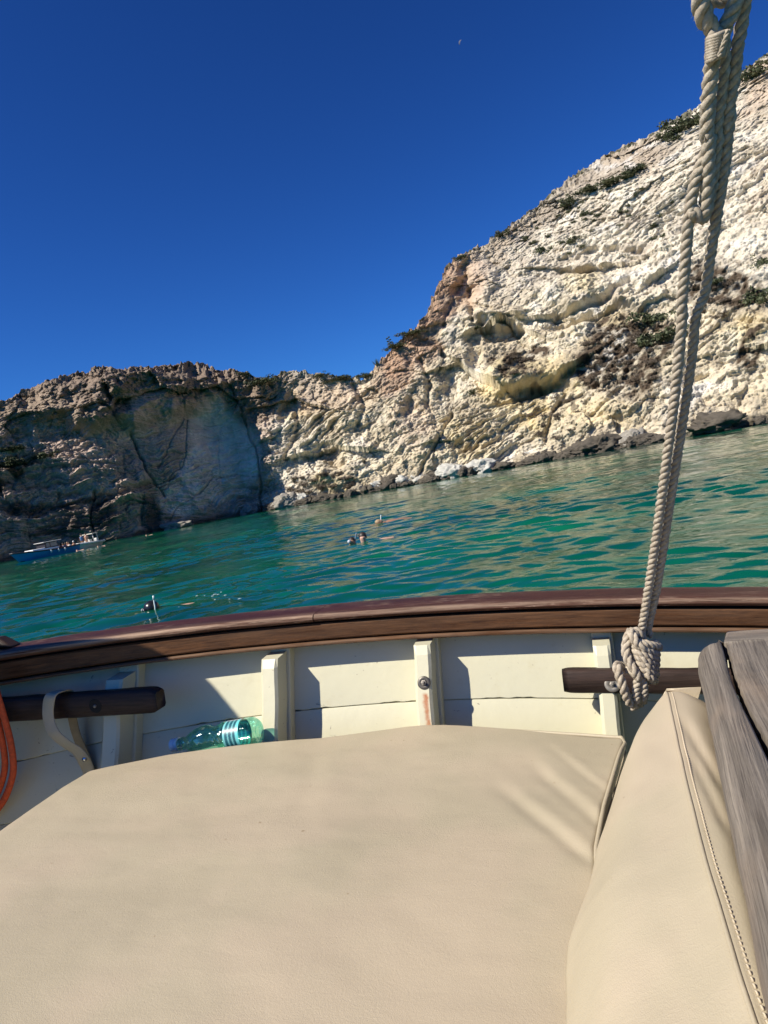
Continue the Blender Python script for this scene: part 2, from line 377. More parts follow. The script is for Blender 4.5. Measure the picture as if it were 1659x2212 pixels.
cracks = [([(280, 930), (300, 985), (345, 1060), (352, 1068)], 5, 2.4), ([(400, 905), (392, 1000), (352, 1058)], 3, 1.3), ([(395, 890), (365, 960), (345, 1010)], 4, 1.0), ([(455, 1032), (432, 1068), (380, 1103), (357, 1130)], 3.5, 1.4),
          ([(455, 1032), (560, 1022)], 2.5, .8), ([(466, 930), (470, 1030)], 2.5, .6), ([(205, 1060), (200, 1110), (208, 1170)], 5, 2.2), ([(308, 1065), (300, 1120), (318, 1150)], 8, 2.2), ([(70, 1092), (200, 1082), (290, 1068)], 4, 1.5),
          ([(560, 1110), (563, 1040), (548, 960), (520, 880), (500, 830)], 5, 2.2), ([(0, 1150), (120, 1138), (220, 1135)], 4, 1.5),
          ([(1085, 855), (1180, 838), (1235, 806)], 7, 1.8), ([(1010, 585), (1015, 640), (1025, 690)], 6, 2.0), ([(905, 780), (930, 830), (925, 880)], 5, 1.6), ([(1045, 700), (1100, 690), (1120, 712)], 8, 2.6), ([(1200, 690), (1300, 655), (1360, 610)], 6, 2.6),
          ([(1420, 380), (1500, 350), (1540, 300)], 4, 1.0), ([(975, 900), (930, 990), (905, 1040)], 4, 1.4), ([(1220, 850), (1190, 900), (1180, 950)], 5, 1.5), ([(1280, 900), (1330, 860), (1345, 840)], 5, 1.4), ([(1000, 600), (980, 640), (960, 700)], 6, 1.4), ([(1440, 640), (1560, 690), (1659, 700)], 6, 1.5), ([(1200, 880), (1330, 820)], 4, 1.2),
          ([(1210, 560), (1290, 540), (1390, 545)], 5, 1.8), ([(1060, 560), (1120, 600), (1190, 600)], 4, 1.2), ([(640, 860), (650, 920), (620, 990)], 5, 1.3), ([(760, 830), (790, 880), (770, 930)], 5, 1.3)]
for pts, w, dep in cracks:
    d, s = seg_field(pts, 12.0 if pts[0][0] < 570 else 6.0); D -= (.75-.35*leftw)*dep*np.exp(-(d/(w*(1-.5*leftw)))**2)
ledges = [([(1010, 800), (1085, 850), (1180, 832), (1240, 795)], 42, 3.0), ([(1150, 690), (1250, 690), (1350, 655), (1430, 600)], 40, 2.6), ([(1030, 715), (1085, 690), (1150, 720)], 30, 2.2), ([(640, 985), (720, 965), (800, 975)], 28, 1.6),
          ([(930, 965), (1000, 955), (1060, 930), (1110, 925)], 25, 1.6), ([(1180, 580), (1290, 575), (1390, 560)], 28, 1.8), ([(1240, 330), (1330, 340), (1440, 290)], 16, 1.2), ([(1450, 790), (1560, 760), (1659, 745)], 24, 1.4), ([(560, 880), (640, 860), (720, 890)], 22, 1.2), ([(860, 800), (920, 810), (980, 790)], 20, 1.4)]
for pts, w, dep in ledges:                            # rock overhangs just above the line and is undercut below it
    d, s = seg_field(pts); m_ = np.clip(.65+1.3*nzc, .1, 1.3); D += np.where(s < 0, dep*.95*np.exp(-(d/w)), -dep*.65*np.exp(-(d/(w*.8))))*m_
D = np.where(plate, D*np.clip(1-(np.arange(NROW)[:, None]-(NROW-NP))/14.0, .25, 1).repeat(NCOL, 1).reshape(-1) if True else D, D)
D *= 1-under
# waterline ledge of dark rock
P2 = P + n_h*(D*.92)[:, None]; tv = sstep(.45, .95, T2.ravel())*(~plate)+plate; P2[:, 2] += D*.18*(1-tv)-D*.92*((P[:, 2]-1.6)/np.hypot(P[:, 0], P[:, 1]))*tv
P2[plate, 2] += (.25*fine+.3*nzc+.3*blk2)[plate]*np.exp(-((np.arange(NROW)[:, None]-(NROW-NP))*np.ones((1, NCOL))).ravel()[plate]/6.0)
P2[:, 2] += tv*(~plate)*sstep(.93, 1.0, T2.ravel())*(.45*blk2+.30*fine+.35*nzc)
tEdge = (np.abs(T2-1) < .02).ravel(); P2[tEdge, 2] += .25*fine[tEdge]
# small sloping apron at the foot of the right-hand cliff
# ---- colours
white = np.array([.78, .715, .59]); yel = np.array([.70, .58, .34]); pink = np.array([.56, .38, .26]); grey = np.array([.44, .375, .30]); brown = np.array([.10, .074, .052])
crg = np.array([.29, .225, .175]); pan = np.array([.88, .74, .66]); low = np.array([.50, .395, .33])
C = np.tile(white, (len(P), 1))
def mixc(C, m, c): return C*(1-m[:, None])+c*m[:, None]
n3 = fbm(Pf/5.0+13, 4); n4 = fbm(Pf/1.4+23, 3)
C = mixc(C, np.clip(.55+n3*.9, 0, 1)*.55*sstep(600, 700, v)*sstep(600, 760, u), yel)
C = mixc(C, np.maximum.reduce([blob(1150, 830, 130, 50, -12), blob(1130, 900, 70, 60), blob(1000, 950, 80, 60)*.6, blob(1290, 720, 60, 40)*.7, blob(740, 1050, 70, 35), blob(1620, 720, 60, 50)*.9, blob(1300, 900, 110, 40)*.6, blob(1260, 620, 50, 40)*.7, blob(650, 880, 60, 35)*.6])*.95, yel)
C = mixc(C, np.maximum.reduce([blob(850, 785, 90, 50, -40), blob(905, 740, 60, 90, 25), blob(960, 640, 50, 100, 20), blob(1000, 600, 70, 70, 0)*.7, blob(700, 850, 140, 45)*.5, blob(890, 900, 60, 90)*.35, blob(1640, 190, 60, 50, -30)*.5])*1.0, pink)
C = mixc(C, np.maximum.reduce([blob(1150, 480, 160, 35, -38), blob(1350, 350, 180, 40, -25), blob(1120, 600, 90, 60)*.4, blob(620, 830, 90, 35), blob(1500, 900, 120, 30)*.5])*.85, grey)
C = mixc(C, sstep(.05, .5, n3)*.45*(1-leftw), grey); C = mixc(C, sstep(.1, .6, fbm(Pf/11.0+150, 4))*.40*(1-leftw)*sstep(760, 560, v), np.array([.58, .475, .36])); C = mixc(C, sstep(.12, .5, fbm(Pf/2.6+210, 4))*.35*(1-leftw), np.array([.36, .30, .235]))
C = mixc(C, np.clip(sstep(.2, .55, -n3)*.5, 0, 1)*sstep(900, 1400, u), np.array([.86, .84, .80]))
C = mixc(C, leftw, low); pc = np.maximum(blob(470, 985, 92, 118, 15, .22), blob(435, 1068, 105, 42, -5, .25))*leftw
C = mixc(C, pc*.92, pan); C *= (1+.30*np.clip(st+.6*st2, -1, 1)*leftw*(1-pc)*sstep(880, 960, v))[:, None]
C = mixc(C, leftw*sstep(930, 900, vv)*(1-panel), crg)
C = mixc(C, np.clip(blob(90, 900, 160, 60)*.5*leftw, 0, 1), np.array([.42, .33, .24]))
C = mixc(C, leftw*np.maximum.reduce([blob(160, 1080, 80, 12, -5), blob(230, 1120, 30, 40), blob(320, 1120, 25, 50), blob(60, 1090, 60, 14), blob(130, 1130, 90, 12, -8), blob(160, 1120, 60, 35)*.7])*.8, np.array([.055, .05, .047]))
C = mixc(C, blob(40, 965, 45, 18, -5), np.array([.62, .55, .45]))  # paler patch on the left terrace
C = mixc(C, np.clip(scrub*1.4, 0, 1)*np.clip(.80+1.7*n4, .1, 1), brown)
spots = sstep(.36, .50, perlin(Pf/.95+90))*np.maximum.reduce([blob(700, 1050, 110, 40), blob(1250, 430, 260, 110)*.6, blob(1180, 690, 240, 120)*.4, blob(1200, 860, 160, 110)*.6, blob(1540, 560, 120, 90)*.5, blob(780, 930, 160, 100)*.3])
C = mixc(C, np.clip(spots*1.3, 0, 1)*.9, np.array([.12, .095, .07]))
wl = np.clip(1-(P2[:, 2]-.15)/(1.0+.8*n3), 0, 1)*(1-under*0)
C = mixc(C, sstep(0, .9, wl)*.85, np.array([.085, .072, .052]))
tz = plate | ((T2.ravel() > .985)); C = mixc(C, (tz*np.clip(.6+n4*2, 0, 1)*sstep(500, 560, u)*.8), np.array([.07, .075, .035]))
C *= (1+.16*n4)[:, None]; C *= (1+.10*st2*(.4+bedz))[:, None]; C = np.clip(C, .02, .88)
def m_rock():
    t = NT('cliff_rock'); v_ = t.coord(); col = t.attr('Col', 'Color')
    n = t.noise(v_, 2.2, 8, .62); mm = t.noise(v_, .35, 5, .6)
    c = t.mix(.85, col, t.ramp(n, [(.25, (.70, .69, .67)), (.75, (1.0, 1.0, 1.0))]), 'MULTIPLY')
    c = t.mix(.7, c, t.ramp(mm, [(.3, (.86, .83, .80)), (.7, (1.0, 1.0, 1.0))]), 'MULTIPLY')
    nb = t.bump(t.noise(t.mapv(v_, (1, 1, 2.2)), 1.6, 8, .68), .9, .28)
    return t.out(c, .92, nb, Specular_IOR_Level=.15)
ROCK = m_rock()
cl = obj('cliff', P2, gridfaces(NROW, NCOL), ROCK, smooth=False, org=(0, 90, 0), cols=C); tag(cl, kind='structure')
CU_, CV_, _ = project(P2); CPIX = np.stack([CU_, CV_], 1); CKEEP = ~plate
_idx = np.where(CKEEP & (P2[:, 2] > .2))[0]
def on_cliff(uq, vq):
    d = (CPIX[_idx, 0]-uq)**2+(CPIX[_idx, 1]-vq)**2; k_ = _idx[int(np.argmin(d))]
    c_ = np.where(d < max(d.min()*1.2, 9.0))[0]; c_ = _idx[c_]
    return P2[c_[int(np.argmin(np.linalg.norm(P2[c_]-EYE, axis=1)))]]
# ------------------------------------------------------------------ materials of the boat
def m_paint(name='cream_paint', rust=False, base=(.60, .57, .41)):
    t = NT(name); v_ = t.coord(); n = t.noise(v_, 3.0, 5, .6); f = t.noise(v_, 40, 4, .6)
    d2 = tuple(x*.86 for x in base)
    c = t.mix(n, d2, base)
    c = t.mix(t.ramp(t.noise(v_, 14, 6, .75), [(.58, 0.0), (.70, .35)]), c, tuple(x*y for x, y in zip(base, (.78, .72, .60))))
    spot = t.ramp(t.noise(v_, 95, 2, .5), [(.72, 0.0), (.76, 1.0)]); area = t.ramp(t.noise(v_, 5, 2), [(.45, 0.0), (.6, 1.0)])
    c = t.mix(t.math('MULTIPLY', t.math('MULTIPLY', spot, area), .6), c, (.16, .12, .07))
    chip = t.ramp(t.noise(t.mapv(v_, (1, 1, 1.6)), 17, 6, .7, .6), [(.675, 0.0), (.69, 1.0)])
    c = t.mix(t.math('MULTIPLY', chip, .8), c, (.20, .17, .13))
    if rust:
        uvw = t.attr('uvw'); sx = t.n('SeparateXYZ'); t.t.links.new(uvw, sx.inputs[0])
        wob = t.math('MULTIPLY', t.math('SUBTRACT', t.noise(t.mapv(uvw, (18, 18, 1)), 1.0, 4, .7), .5), .022)
        x = t.math('ABSOLUTE', t.math('ADD', t.math('ADD', sx.outputs[0], wob), t.math('MULTIPLY', sx.outputs[1], .10)))
        band = t.ramp(x, [(.0, 1.0), (.0035, .85), (.009, .0)])
        y = t.ramp(t.math('MULTIPLY', sx.outputs[1], -1.0), [(.012, 0.0), (.02, 1.0), (.10, .85), (.17, .35)])
        r = t.math('MULTIPLY', t.math('MULTIPLY', band, y), t.ramp(t.noise(v_, 60, 3, .7), [(.25, .6), (.6, 1.0)]))
        c = t.mix(r, c, (.36, .095, .012))
    nb = t.bump(f, .14, .003); nb = t.bump(t.noise(v_, 9, 5, .6), .22, .008, nb); nb = t.bump(chip, .4, -.001, nb)
    return t.out(c, .42, nb)
PAINT = m_paint(); PAINTR = m_paint('cream_paint_with_rust', True); PAINTD = m_paint('old_cream_paint', base=(.48, .45, .33))
def m_rail(name, ca, cb, worn, rough=.38, wthr=.66):
    t = NT(name); uvw = t.attr('uvw')
    g = t.noise(t.mapv(uvw, (13, 190, 1)), 1.0, 8, .8, .4); g2 = t.noise(t.mapv(uvw, (40, 600, 1)), 1.0, 3, .6)
    c = t.ramp(g, [(.36, ca), (.66, cb)]); c = t.mix(t.ramp(t.noise(t.mapv(uvw, (2.2, 14, 1)), 1.0, 4, .6), [(.4, .0), (.65, .55)]), c, tuple(x*.55 for x in ca)); c = t.mix(t.math('MULTIPLY', g2, .5), c, tuple(x*.4 for x in ca))
    w = t.ramp(t.math('ADD', t.math('MULTIPLY', t.noise(t.mapv(uvw, (24, 260, 1)), 1.0, 6, .75), .6), t.math('MULTIPLY', t.noise(t.mapv(uvw, (3, 8, 1)), 1.0, 3), .4)), [(wthr-.09, 0.0), (wthr+.03, 1.0)])
    sx = t.n('SeparateXYZ'); t.t.links.new(uvw, sx.inputs[0])        # third channel: rubbed edge of the plank
    e = t.math('MULTIPLY', sx.outputs[2], t.ramp(t.noise(t.mapv(uvw, (5, 90, 1)), 1.0, 5, .7), [(.36, .05), (.6, 1.0)]))
    ww = t.math('MAXIMUM', w, e, True); c = t.mix(t.math('MULTIPLY', ww, .85), c, worn)
    nb = t.bump(g2, .35, .0015); nb = t.bump(g, .3, .003, nb)
    return t.out(c, t.ramp(ww, [(0, rough), (1, .7)]), nb, Specular_IOR_Level=.22)
RAIL = m_rail('red_brown_varnished_wood', (.038, .012, .006), (.115, .036, .019), (.44, .31, .22), .5, .64)
BOARD = m_rail('brown_oiled_wood', (.045, .018, .008), (.20, .088, .036), (.26, .17, .11), .42, .74)
BARW = m_rail('dark_weathered_bar_wood', (.022, .014, .011), (.075, .045, .034), (.17, .12, .10), .5, .70)
def m_grey_wood():
    t = NT('grey_weathered_wood'); uvw = t.attr('uvw')
    g = t.noise(t.mapv(uvw, (1.6, 60, 1)), 1.0, 8, .74, .12); g2 = t.noise(t.mapv(uvw, (7, 300, 1)), 1.0, 4, .65, .1)
    c = t.ramp(g, [(.25, (.05, .037, .025)), (.42, (.125, .105, .082)), (.56, (.21, .178, .142)), (.74, (.37, .315, .245))])
    c = t.mix(t.ramp(g2, [(.30, .75), (.5, 0.0)]), c, (.03, .022, .018))
    c = t.mix(t.math('MULTIPLY', t.ramp(t.noise(t.mapv(uvw, (5, 9, 1)), 1.0, 4), [(.5, 0.0), (.7, 1.0)]), .5), c, (.27, .20, .14))
    nb = t.bump(g2, .7, .003); nb = t.bump(g, .5, .006, nb)
    return t.out(c, .78, nb)
GREYW = m_grey_wood()
def m_leather():
    t = NT('beige_leatherette'); v_ = t.coord()
    w = t.noise(v_, 2.2, 5, .6); k_ = t.noise(v_, 4.5, 3, .5)
    c = t.mix(t.ramp(w, [(.35, 0.0), (.65, 1.0)]), (.400, .343, .232), (.462, .392, .272)); c = t.mix(t.math('MULTIPLY', t.ramp(k_, [(.45, 0.0), (.62, 1.0)]), .4), c, (.47, .375, .265))
    speck = t.ramp(t.noise(v_, 60, 1, .5), [(.80, 0.0), (.82, 1.0)]); c = t.mix(speck, c, (.30, .22, .13))
    cell = t.vor(t.mapv(v_, (1, 1.0, 1)), 520, 'DISTANCE_TO_EDGE'); cell = t.ramp(cell, [(0.0, 0.0), (.25, 1.0)])
    nb = t.bump(t.noise(v_, 300, 3, .7), .40, .0012); nb = t.bump(cell, .25, .0006, nb); nb = t.bump(t.noise(t.mapv(v_, (1, 2.0, 1)), 26, 4, .6, .5), .20, .003, nb)
    return t.out(c, .50, nb)
LEATHER = m_leather()
STEEL = plain('dull_steel', (.22, .20, .17), .55, .25, 60, Metallic=.7); DARKST = plain('dark_washer', (.10, .09, .075), .45, .3, 90, Metallic=.6); BLACKM = plain('shadow_black', (.012, .011, .01), .9)
THREAD = plain('beige_thread', (.50, .42, .30), .8)

# ------------------------------------------------------------------ the boat
Bi = lambda a: 1.78-.05*(a-.2)**2
def fitc(px, off=0.0, deg=2):
    q_ = np.array([on_b(u_, v_, lambda a, c: Bi(a)+off) for u_, v_ in px]); k_ = np.polyfit(q_[:, 0], q_[:, 2], deg)
    def f(a):
        a = np.clip(a, -1.75, .6); return np.polyval(k_, a)
    return f
cL1 = fitc([(0, 1409), (182, 1383.5), (364, 1358), (603, 1336), (679, 1331), (826, 1315), (1025, 1303), (1207, 1299), (1396, 1295), (1659, 1292)])
cL2 = fitc([(0, 1427), (182, 1403.5), (364, 1378), (603, 1351), (679, 1345), (866, 1331), (1207, 1317), (1659, 1312)])
cL3 = fitc([(0, 1469), (182, 1447), (364, 1422), (603, 1394.5), (826, 1371), (1025, 1361), (1207, 1361), (1427, 1356), (1659, 1358)], .012)
cL4 = fitc([(0, 1478), (182, 1456), (364, 1431), (603, 1403), (826, 1381), (1025, 1374), (1207, 1371), (1659, 1370)], .008)
FL = .34
def wall(a, c): return Bi(a)+.078+FL*(c-cL4(a))
cSeam = None
q_ = np.array([on_b(u_, v_, wall) for u_, v_ in [(276, 1593), (451, 1562), (614, 1539.5), (760, 1527), (898, 1515.6), (973, 1511.7), (1207, 1509.7)]]); _ks = np.polyfit(q_[:, 0], q_[:, 2], 2)
cSeam = lambda a: np.polyval(_ks, np.clip(a, -1.6, .5))
Bm = Matrix.Identity(4)
for i_ in range(3):
    Bm[i_][0], Bm[i_][1], Bm[i_][2] = BA[i_], BB[i_], BC[i_]
org_ = tow([0, .55, -1.35])
for i_ in range(3): Bm[i_][3] = org_[i_]
boat = empty('wooden_boat', (0, 0, 0), 'old wooden boat we sit in, with dark brown rail, cream painted ribs and planks', 'boat', mat=Bm)
def bobj(name, Q, Fc, mat, parent=boat, **k): return obj(name, tow(np.asarray(Q).reshape(-1, 3)), Fc, mat, parent, **k)
def sweep_a(name, prof, mat, a0=-2.9, a1=2.2, n=220, edge=None, closed=True, wob=0.0, parent=boat, bev=None):
    """prof(a) -> list of (b, c); swept along the rail."""
    A = np.linspace(a0, a1, n); rows = []; uv = []
    for a in A:
        p = prof(a); rows.append([(a, b, c) for b, c in p])
    V = np.array(rows); m = V.shape[1]; d = np.cumsum(np.r_[0, np.hypot(*(np.diff(V[n//2][:, 1:], axis=0).T))])
    e = np.zeros(m) if edge is None else np.array(edge)
    U = np.stack([np.repeat(A, m), np.tile(d, n), np.tile(e, n)], 1)
    if wob: V[:, :, 2] += wob*perlin(np.stack([np.repeat(A, m)*5, np.tile(d, n)*3, np.zeros(n*m)+a0], 1)).reshape(n, m)
    F1 = [tuple(f) for f in gridfaces(n, m, closed)]
    F1.append(tuple(range(m))); F1.append(tuple((n-1)*m+k_ for k_ in range(m-1, -1, -1)))
    o = bobj(name, V.reshape(-1, 3), F1, mat, parent, uv=U, smooth=False)
    o.data.polygons.foreach_set('use_smooth', np.ones(len(o.data.polygons), bool))
    md = o.modifiers.new('es', 'EDGE_SPLIT'); md.split_angle = R_(32)
    return o
def cap_prof(a):
    b = Bi(a); t_, u_ = cL1(a), cL2(a); h = t_-u_
    return [(b+.150, t_-.004), (b+.11, t_), (b+.05, t_), (b+.014, t_-.0005), (b+.006, t_-.0025), (b+.001, t_-.007), (b, t_-h*.6), (b+.004, u_+.002), (b+.012, u_), (b+.150, u_), (b+.158, (t_+u_)/2)]
# the cap rail has a scarf joint: two lengths of it
ajoint = on_b(676, 1340, lambda a, c: Bi(a))[0]
sweep_a('rail_cap', cap_prof, RAIL, -2.9, ajoint-.0012, 140, edge=[.15, 0, .0, .25, 1, 1, .3, 0, 0, 0, 0], wob=.0012)
def cap2(a): return [(b+.002, c+(.001 if k_ < 5 else 0)) for k_, (b, c) in enumerate(cap_prof(a))]
sweep_a('rail_cap', cap2, RAIL, ajoint+.0012, 2.2, 140, edge=[.15, 0, .0, .1, .55, .6, .15, 0, 0, 0, 0], wob=.0012)
def board_prof(a):
    b = Bi(a)+.012; t_, u_ = cL2(a)-.006, cL3(a)+.003
    return [(b+.03, t_), (b+.004, t_), (b, t_-.004), (b, u_+.004), (b+.004, u_), (b+.03, u_)]
sweep_a('rail_board', board_prof, BOARD, edge=[0, .2, .2, .1, .3, 0], wob=.0008)
def bead_prof(a):
    b = Bi(a)+.006; t_, u_ = cL3(a)-.001, cL4(a); h = t_-u_
    return [(b+.05, t_), (b+.005, t_), (b, t_-h*.35), (b, u_+h*.3), (b+.005, u_), (b+.05, u_)]
sweep_a('rail_bead', bead_prof, BOARD, edge=[0, .6, .5, .3, .2, 0], wob=.0008)
def gap_shade_prof(a):                                     # black filler behind the rail: the gap's shade put into its colour
    b = Bi(a)+.034; return [(b, cL2(a)+.001), (b, cL4(a)+.005), (b+.12, cL4(a)+.005), (b+.12, cL2(a)+.001)]
sweep_a('rail_gap_shade', gap_shade_prof, BLACKM)
def plank_prof(top, bot, off=0.0, th=.02):
    def f(a):
        t_, u_ = top(a), bot(a); bt, bu = wall(a, t_)+off, wall(a, u_)+off
        return [(bt+th, t_), (bt+.002, t_), (bt, t_-.0025), ((bt+bu)/2-.0015, (t_+u_)/2), (bu, u_+.0025), (bu+.002, u_), (bu+th, u_)]
    return f
jag = lambda a: .0016*math.sin(a*23)+.0012*math.sin(a*71+1)+.0008*math.sin(a*163+2)
sweep_a('plank', plank_prof(lambda a: cL4(a)+.003, lambda a: cSeam(a)+.0004+max(0, jag(a))), PAINT, n=600)
sweep_a('plank', plank_prof(lambda a: cSeam(a)-.0008, lambda a: cSeam(a)-.15, .0006), PAINT, n=300)
sweep_a('plank', plank_prof(lambda a: cSeam(a)-.1515, lambda a: cSeam(a)-.31), PAINTD, n=120)
sweep_a('plank', plank_prof(lambda a: cSeam(a)-.3115, lambda a: cSeam(a)-.5), PAINTD, n=120)
def hull_prof(a):
    c0 = cL4(a); return [(wall(a, c0)+.024, c0-.0), (wall(a, c0-.2)+.024, c0-.2), (wall(a, c0-.5)+.024, c0-.5), (wall(a, c0-.9)-.12, c0-.95), (wall(a, c0-.9)-.5, c0-1.35), (wall(a, c0-.9)-.45, c0-1.36),
            (wall(a, c0-.9)-.04, c0-.95), (wall(a, c0-.5)+.07, c0-.5), (wall(a, c0-.2)+.075, c0-.2), (wall(a, c0)+.07, c0)]
WHITEH = plain('white_hull_paint', (.6, .6, .56), .4)
sweep_a('outer_hull', hull_prof, plain('dark_bilge', (.10, .09, .075), .7), n=80)
# ribs
SH = wall(-.4, -.6)
def rib(u0, u1, vmid, vtop, name='rib', chip=False, mat=PAINT, u_back=0.0):
    a0 = on_b(u0, vmid, lambda a, c: wall(a, c)-.098)[0]; a1 = on_b(u1, vmid, lambda a, c: wall(a, c)-.098)[0]
    ct = on_b((u0+u1)/2, vtop, lambda a, c: wall(a, c)-.098)[2]; am = (a0+a1)/2; w = (a1-a0)/2
    nc_ = 24; C_ = np.linspace(cL4(am)+.004, cL4(am)-.62, nc_)
    mb = MB()
    def strip(al, ar, C_, dep, r, inner=.004):
        V = []
        for c in C_:
            bw = wall(am, c)
            V += [(al, bw+inner, c), (al, bw-dep+r, c), (al+r, bw-dep, c), (ar-r, bw-dep, c), (ar, bw-dep+r, c), (ar, bw+inner, c)]
        Fc = [tuple(f) for f in gridfaces(len(C_), 6, False)] + [(0, 1, 2, 3, 4, 5), tuple((len(C_)-1)*6+k_ for k_ in (5, 4, 3, 2, 1, 0))]
        return V, Fc
    V, Fc = strip(a0-.001, a1+.009, C_, .030, .003)
    mb.add(V, Fc)
    Cf = np.linspace(ct, cL4(am)-.62, nc_); V, Fc = strip(a0, a1, Cf, .098, .007)
    V = np.array(V); V[0:6, 1] += .0; V[1:5, 2] -= .005; V[2:4, 1] += .004
    V[:, 0] += .0012*np.sin(V[:, 2]*40+am*9)
    mb.add(V, Fc)
    Vb = mb.V(); bc = cL4(am)-.105
    o = bobj(name, Vb, mb.f, mat, uv=np.stack([Vb[:, 0]-am, Vb[:, 2]-bc, np.ones(len(Vb))], 1), smooth=False)
    return o, am, w
ribs = []
for u0, u1, vm, vt in [(-190, -150, 1560, 1500), (222, 262, 1480, 1466), (562, 599, 1480, 1421), (896, 933, 1480, 1390), (1284, 1322, 1420, 1391)]:
    ribs.append(rib(u0, u1, vm, vt, mat=PAINTR if u0 == 896 else PAINT))
ribs.append(rib(1700, 1745, 1420, 1392)); ribs.append(rib(2150, 2200, 1420, 1392))
def washer_bolt(u_, v_, bfun, rw, rb, parent, protr=.012, name='bolt', wname='washer', wm=DARKST):
    q_ = on_b(u_, v_, bfun); nrm = np.array([0, -1, FL]); nrm /= np.linalg.norm(nrm); X = np.array([1.0, 0, 0]); Y = np.cross(nrm, X)
    V, Fc = lathe([(-.002, rw*.98), (.0012, rw), (.0022, rw*.94), (.0022, rb*1.1), (.0010, rb*.9)], 28, q_, X, Y, nrm)
    w_ = bobj(wname, V, Fc, wm, parent)
    V, Fc = lathe([(-.001, rb*1.15), (.005, rb*1.15), (.0056, rb*.8), (.0058, rb*.55), (protr, rb*.55), (protr+.0012, rb*.4), (protr+.0014, .0001)], 6, q_, X, Y, nrm)
    b_ = bobj(name, V, Fc, STEEL, parent, smooth=False)
    return w_, b_
r3 = ribs[3]
washer_bolt(916, 1475, lambda a, c: wall(a, c)-.0985, .0165, .0065, r3[0], .013)
# the cross bars bolted to the ribs
def bar(a0, a1, b0, b1, c0, c1, h, th, name, ends, n=40):
    A = np.linspace(0, 1, n); rows = []; mb = []
    for t_ in A:
        a = a0+(a1-a0)*t_; b = b0+(b1-b0)*t_; c = c0+(c1-c0)*t_; hh = h/2
        s0 = min(1, (t_*(abs(a1-a0)))/.035); s1 = min(1, ((1-t_)*abs(a1-a0))/.035)
        k_ = 1.0
        if ends[0]: k_ *= .86+.14*math.sqrt(max(0, 1-(1-s0)**2))
        if ends[1]: k_ *= .74+.26*math.sqrt(max(0, 1-(1-s1)**2))
        r = .006; hh *= k_; t2 = th*(.9+.1*k_)
        rows.append([(a, b+t2, c+hh-r), (a, b+t2-r, c+hh), (a, b+r, c+hh), (a, b, c+hh-r), (a, b, c-hh+r), (a, b+r, c-hh), (a, b+t2-r, c-hh), (a, b+t2, c-hh+r)])
    V = np.array(rows).reshape(-1, 3); V += .0012*np.stack([0*V[:, 0], perlin(V*30), perlin(V*22+5)], 1)
    Fc = [tuple(f) for f in gridfaces(n, 8, True)] + [tuple(range(8)), tuple((n-1)*8+k_ for k_ in range(7, -1, -1))]
    U = np.stack([V[:, 0], V[:, 1]+V[:, 2], 0*V[:, 0]+.12], 1)
    return bobj(name, V, Fc, BARW, uv=U)
bR = wall(.02, -.5)-.099-.034
qa = on_b(1216, 1474, lambda a, c: bR); qb = on_b(1500, 1476, lambda a, c: bR)
barR = bar(qa[0], qb[0]+.5, bR, bR, qa[2], qa[2]+(qb[2]-qa[2])*(qb[0]+.5-qa[0])/(qb[0]-qa[0]), .056, .034, 'cross_bar', (1, 0), 60)
washer_bolt(1323, 1478, lambda a, c: bR, .0185, .006, barR, .010, wm=STEEL)
aL = ribs[1][1]; bL = wall(aL, -.52)-.099-.040
qa = on_b(338, 1516, lambda a, c: bL+.012*(a-aL)/.2*0); qb = on_b(0, 1538, lambda a, c: bL)
dqa = (qb[2]-qa[2])/(qb[0]-qa[0])
barL = bar(-2.7, qa[0], bL, bL, qa[2]+dqa*(-2.7-qa[0]), qa[2], .062, .042, 'cross_bar', (0, 1), 120)
qh = on_b(206, 1525, lambda a, c: bL)
th_ = np.linspace(0, 2*math.pi, 25)[:-1]
V, Fc = lathe([(-.0015, .019), (.0006, .019), (.0008, .0165), (-.0008, .0162)], 28, qh, (1, 0, 0), (0, 0, 1), (0, -1, 0)); bobj('bolt_recess', V, Fc, BLACKM, barL)  # no real hole: black rim and disc carry its shade as colour
V, Fc = lathe([(.0002, .0165), (.0003, .0001)], 28, qh, (1, 0, 0), (0, 0, 1), (0, -1, 0)); bobj('recess_shade', V, Fc, BLACKM, barL)
V, Fc = lathe([(-.001, .0045), (.004, .0045), (.005, .0035), (.0052, .0001)], 12, qh, (1, 0, 0), (0, 0, 1), (0, -1, 0)); bobj('bolt', V, Fc, STEEL, barL)
# small wooden chock on the rail, at the far left
qc = on_c(20, 1384, cL1(-1.6)+.01)
mb = MB(); a_, b_, c_ = qc[0]-.14, Bi(-1.6)+.05, cL1(-1.6)+.001
mb.hexa([(a_-.2, b_, c_), (a_+.20, b_, c_), (a_+.20, b_+.05, c_), (a_-.2, b_+.05, c_)], [(a_-.2, b_+.006, c_+.034), (a_+.15, b_+.006, c_+.030), (a_+.15, b_+.044, c_+.030), (a_-.2, b_+.044, c_+.034)])
ck = bobj('chock', mb.V(), mb.f, BARW, uv=mb.V()*[1, 1, 0], smooth=False); bevel(ck, .009, 3)
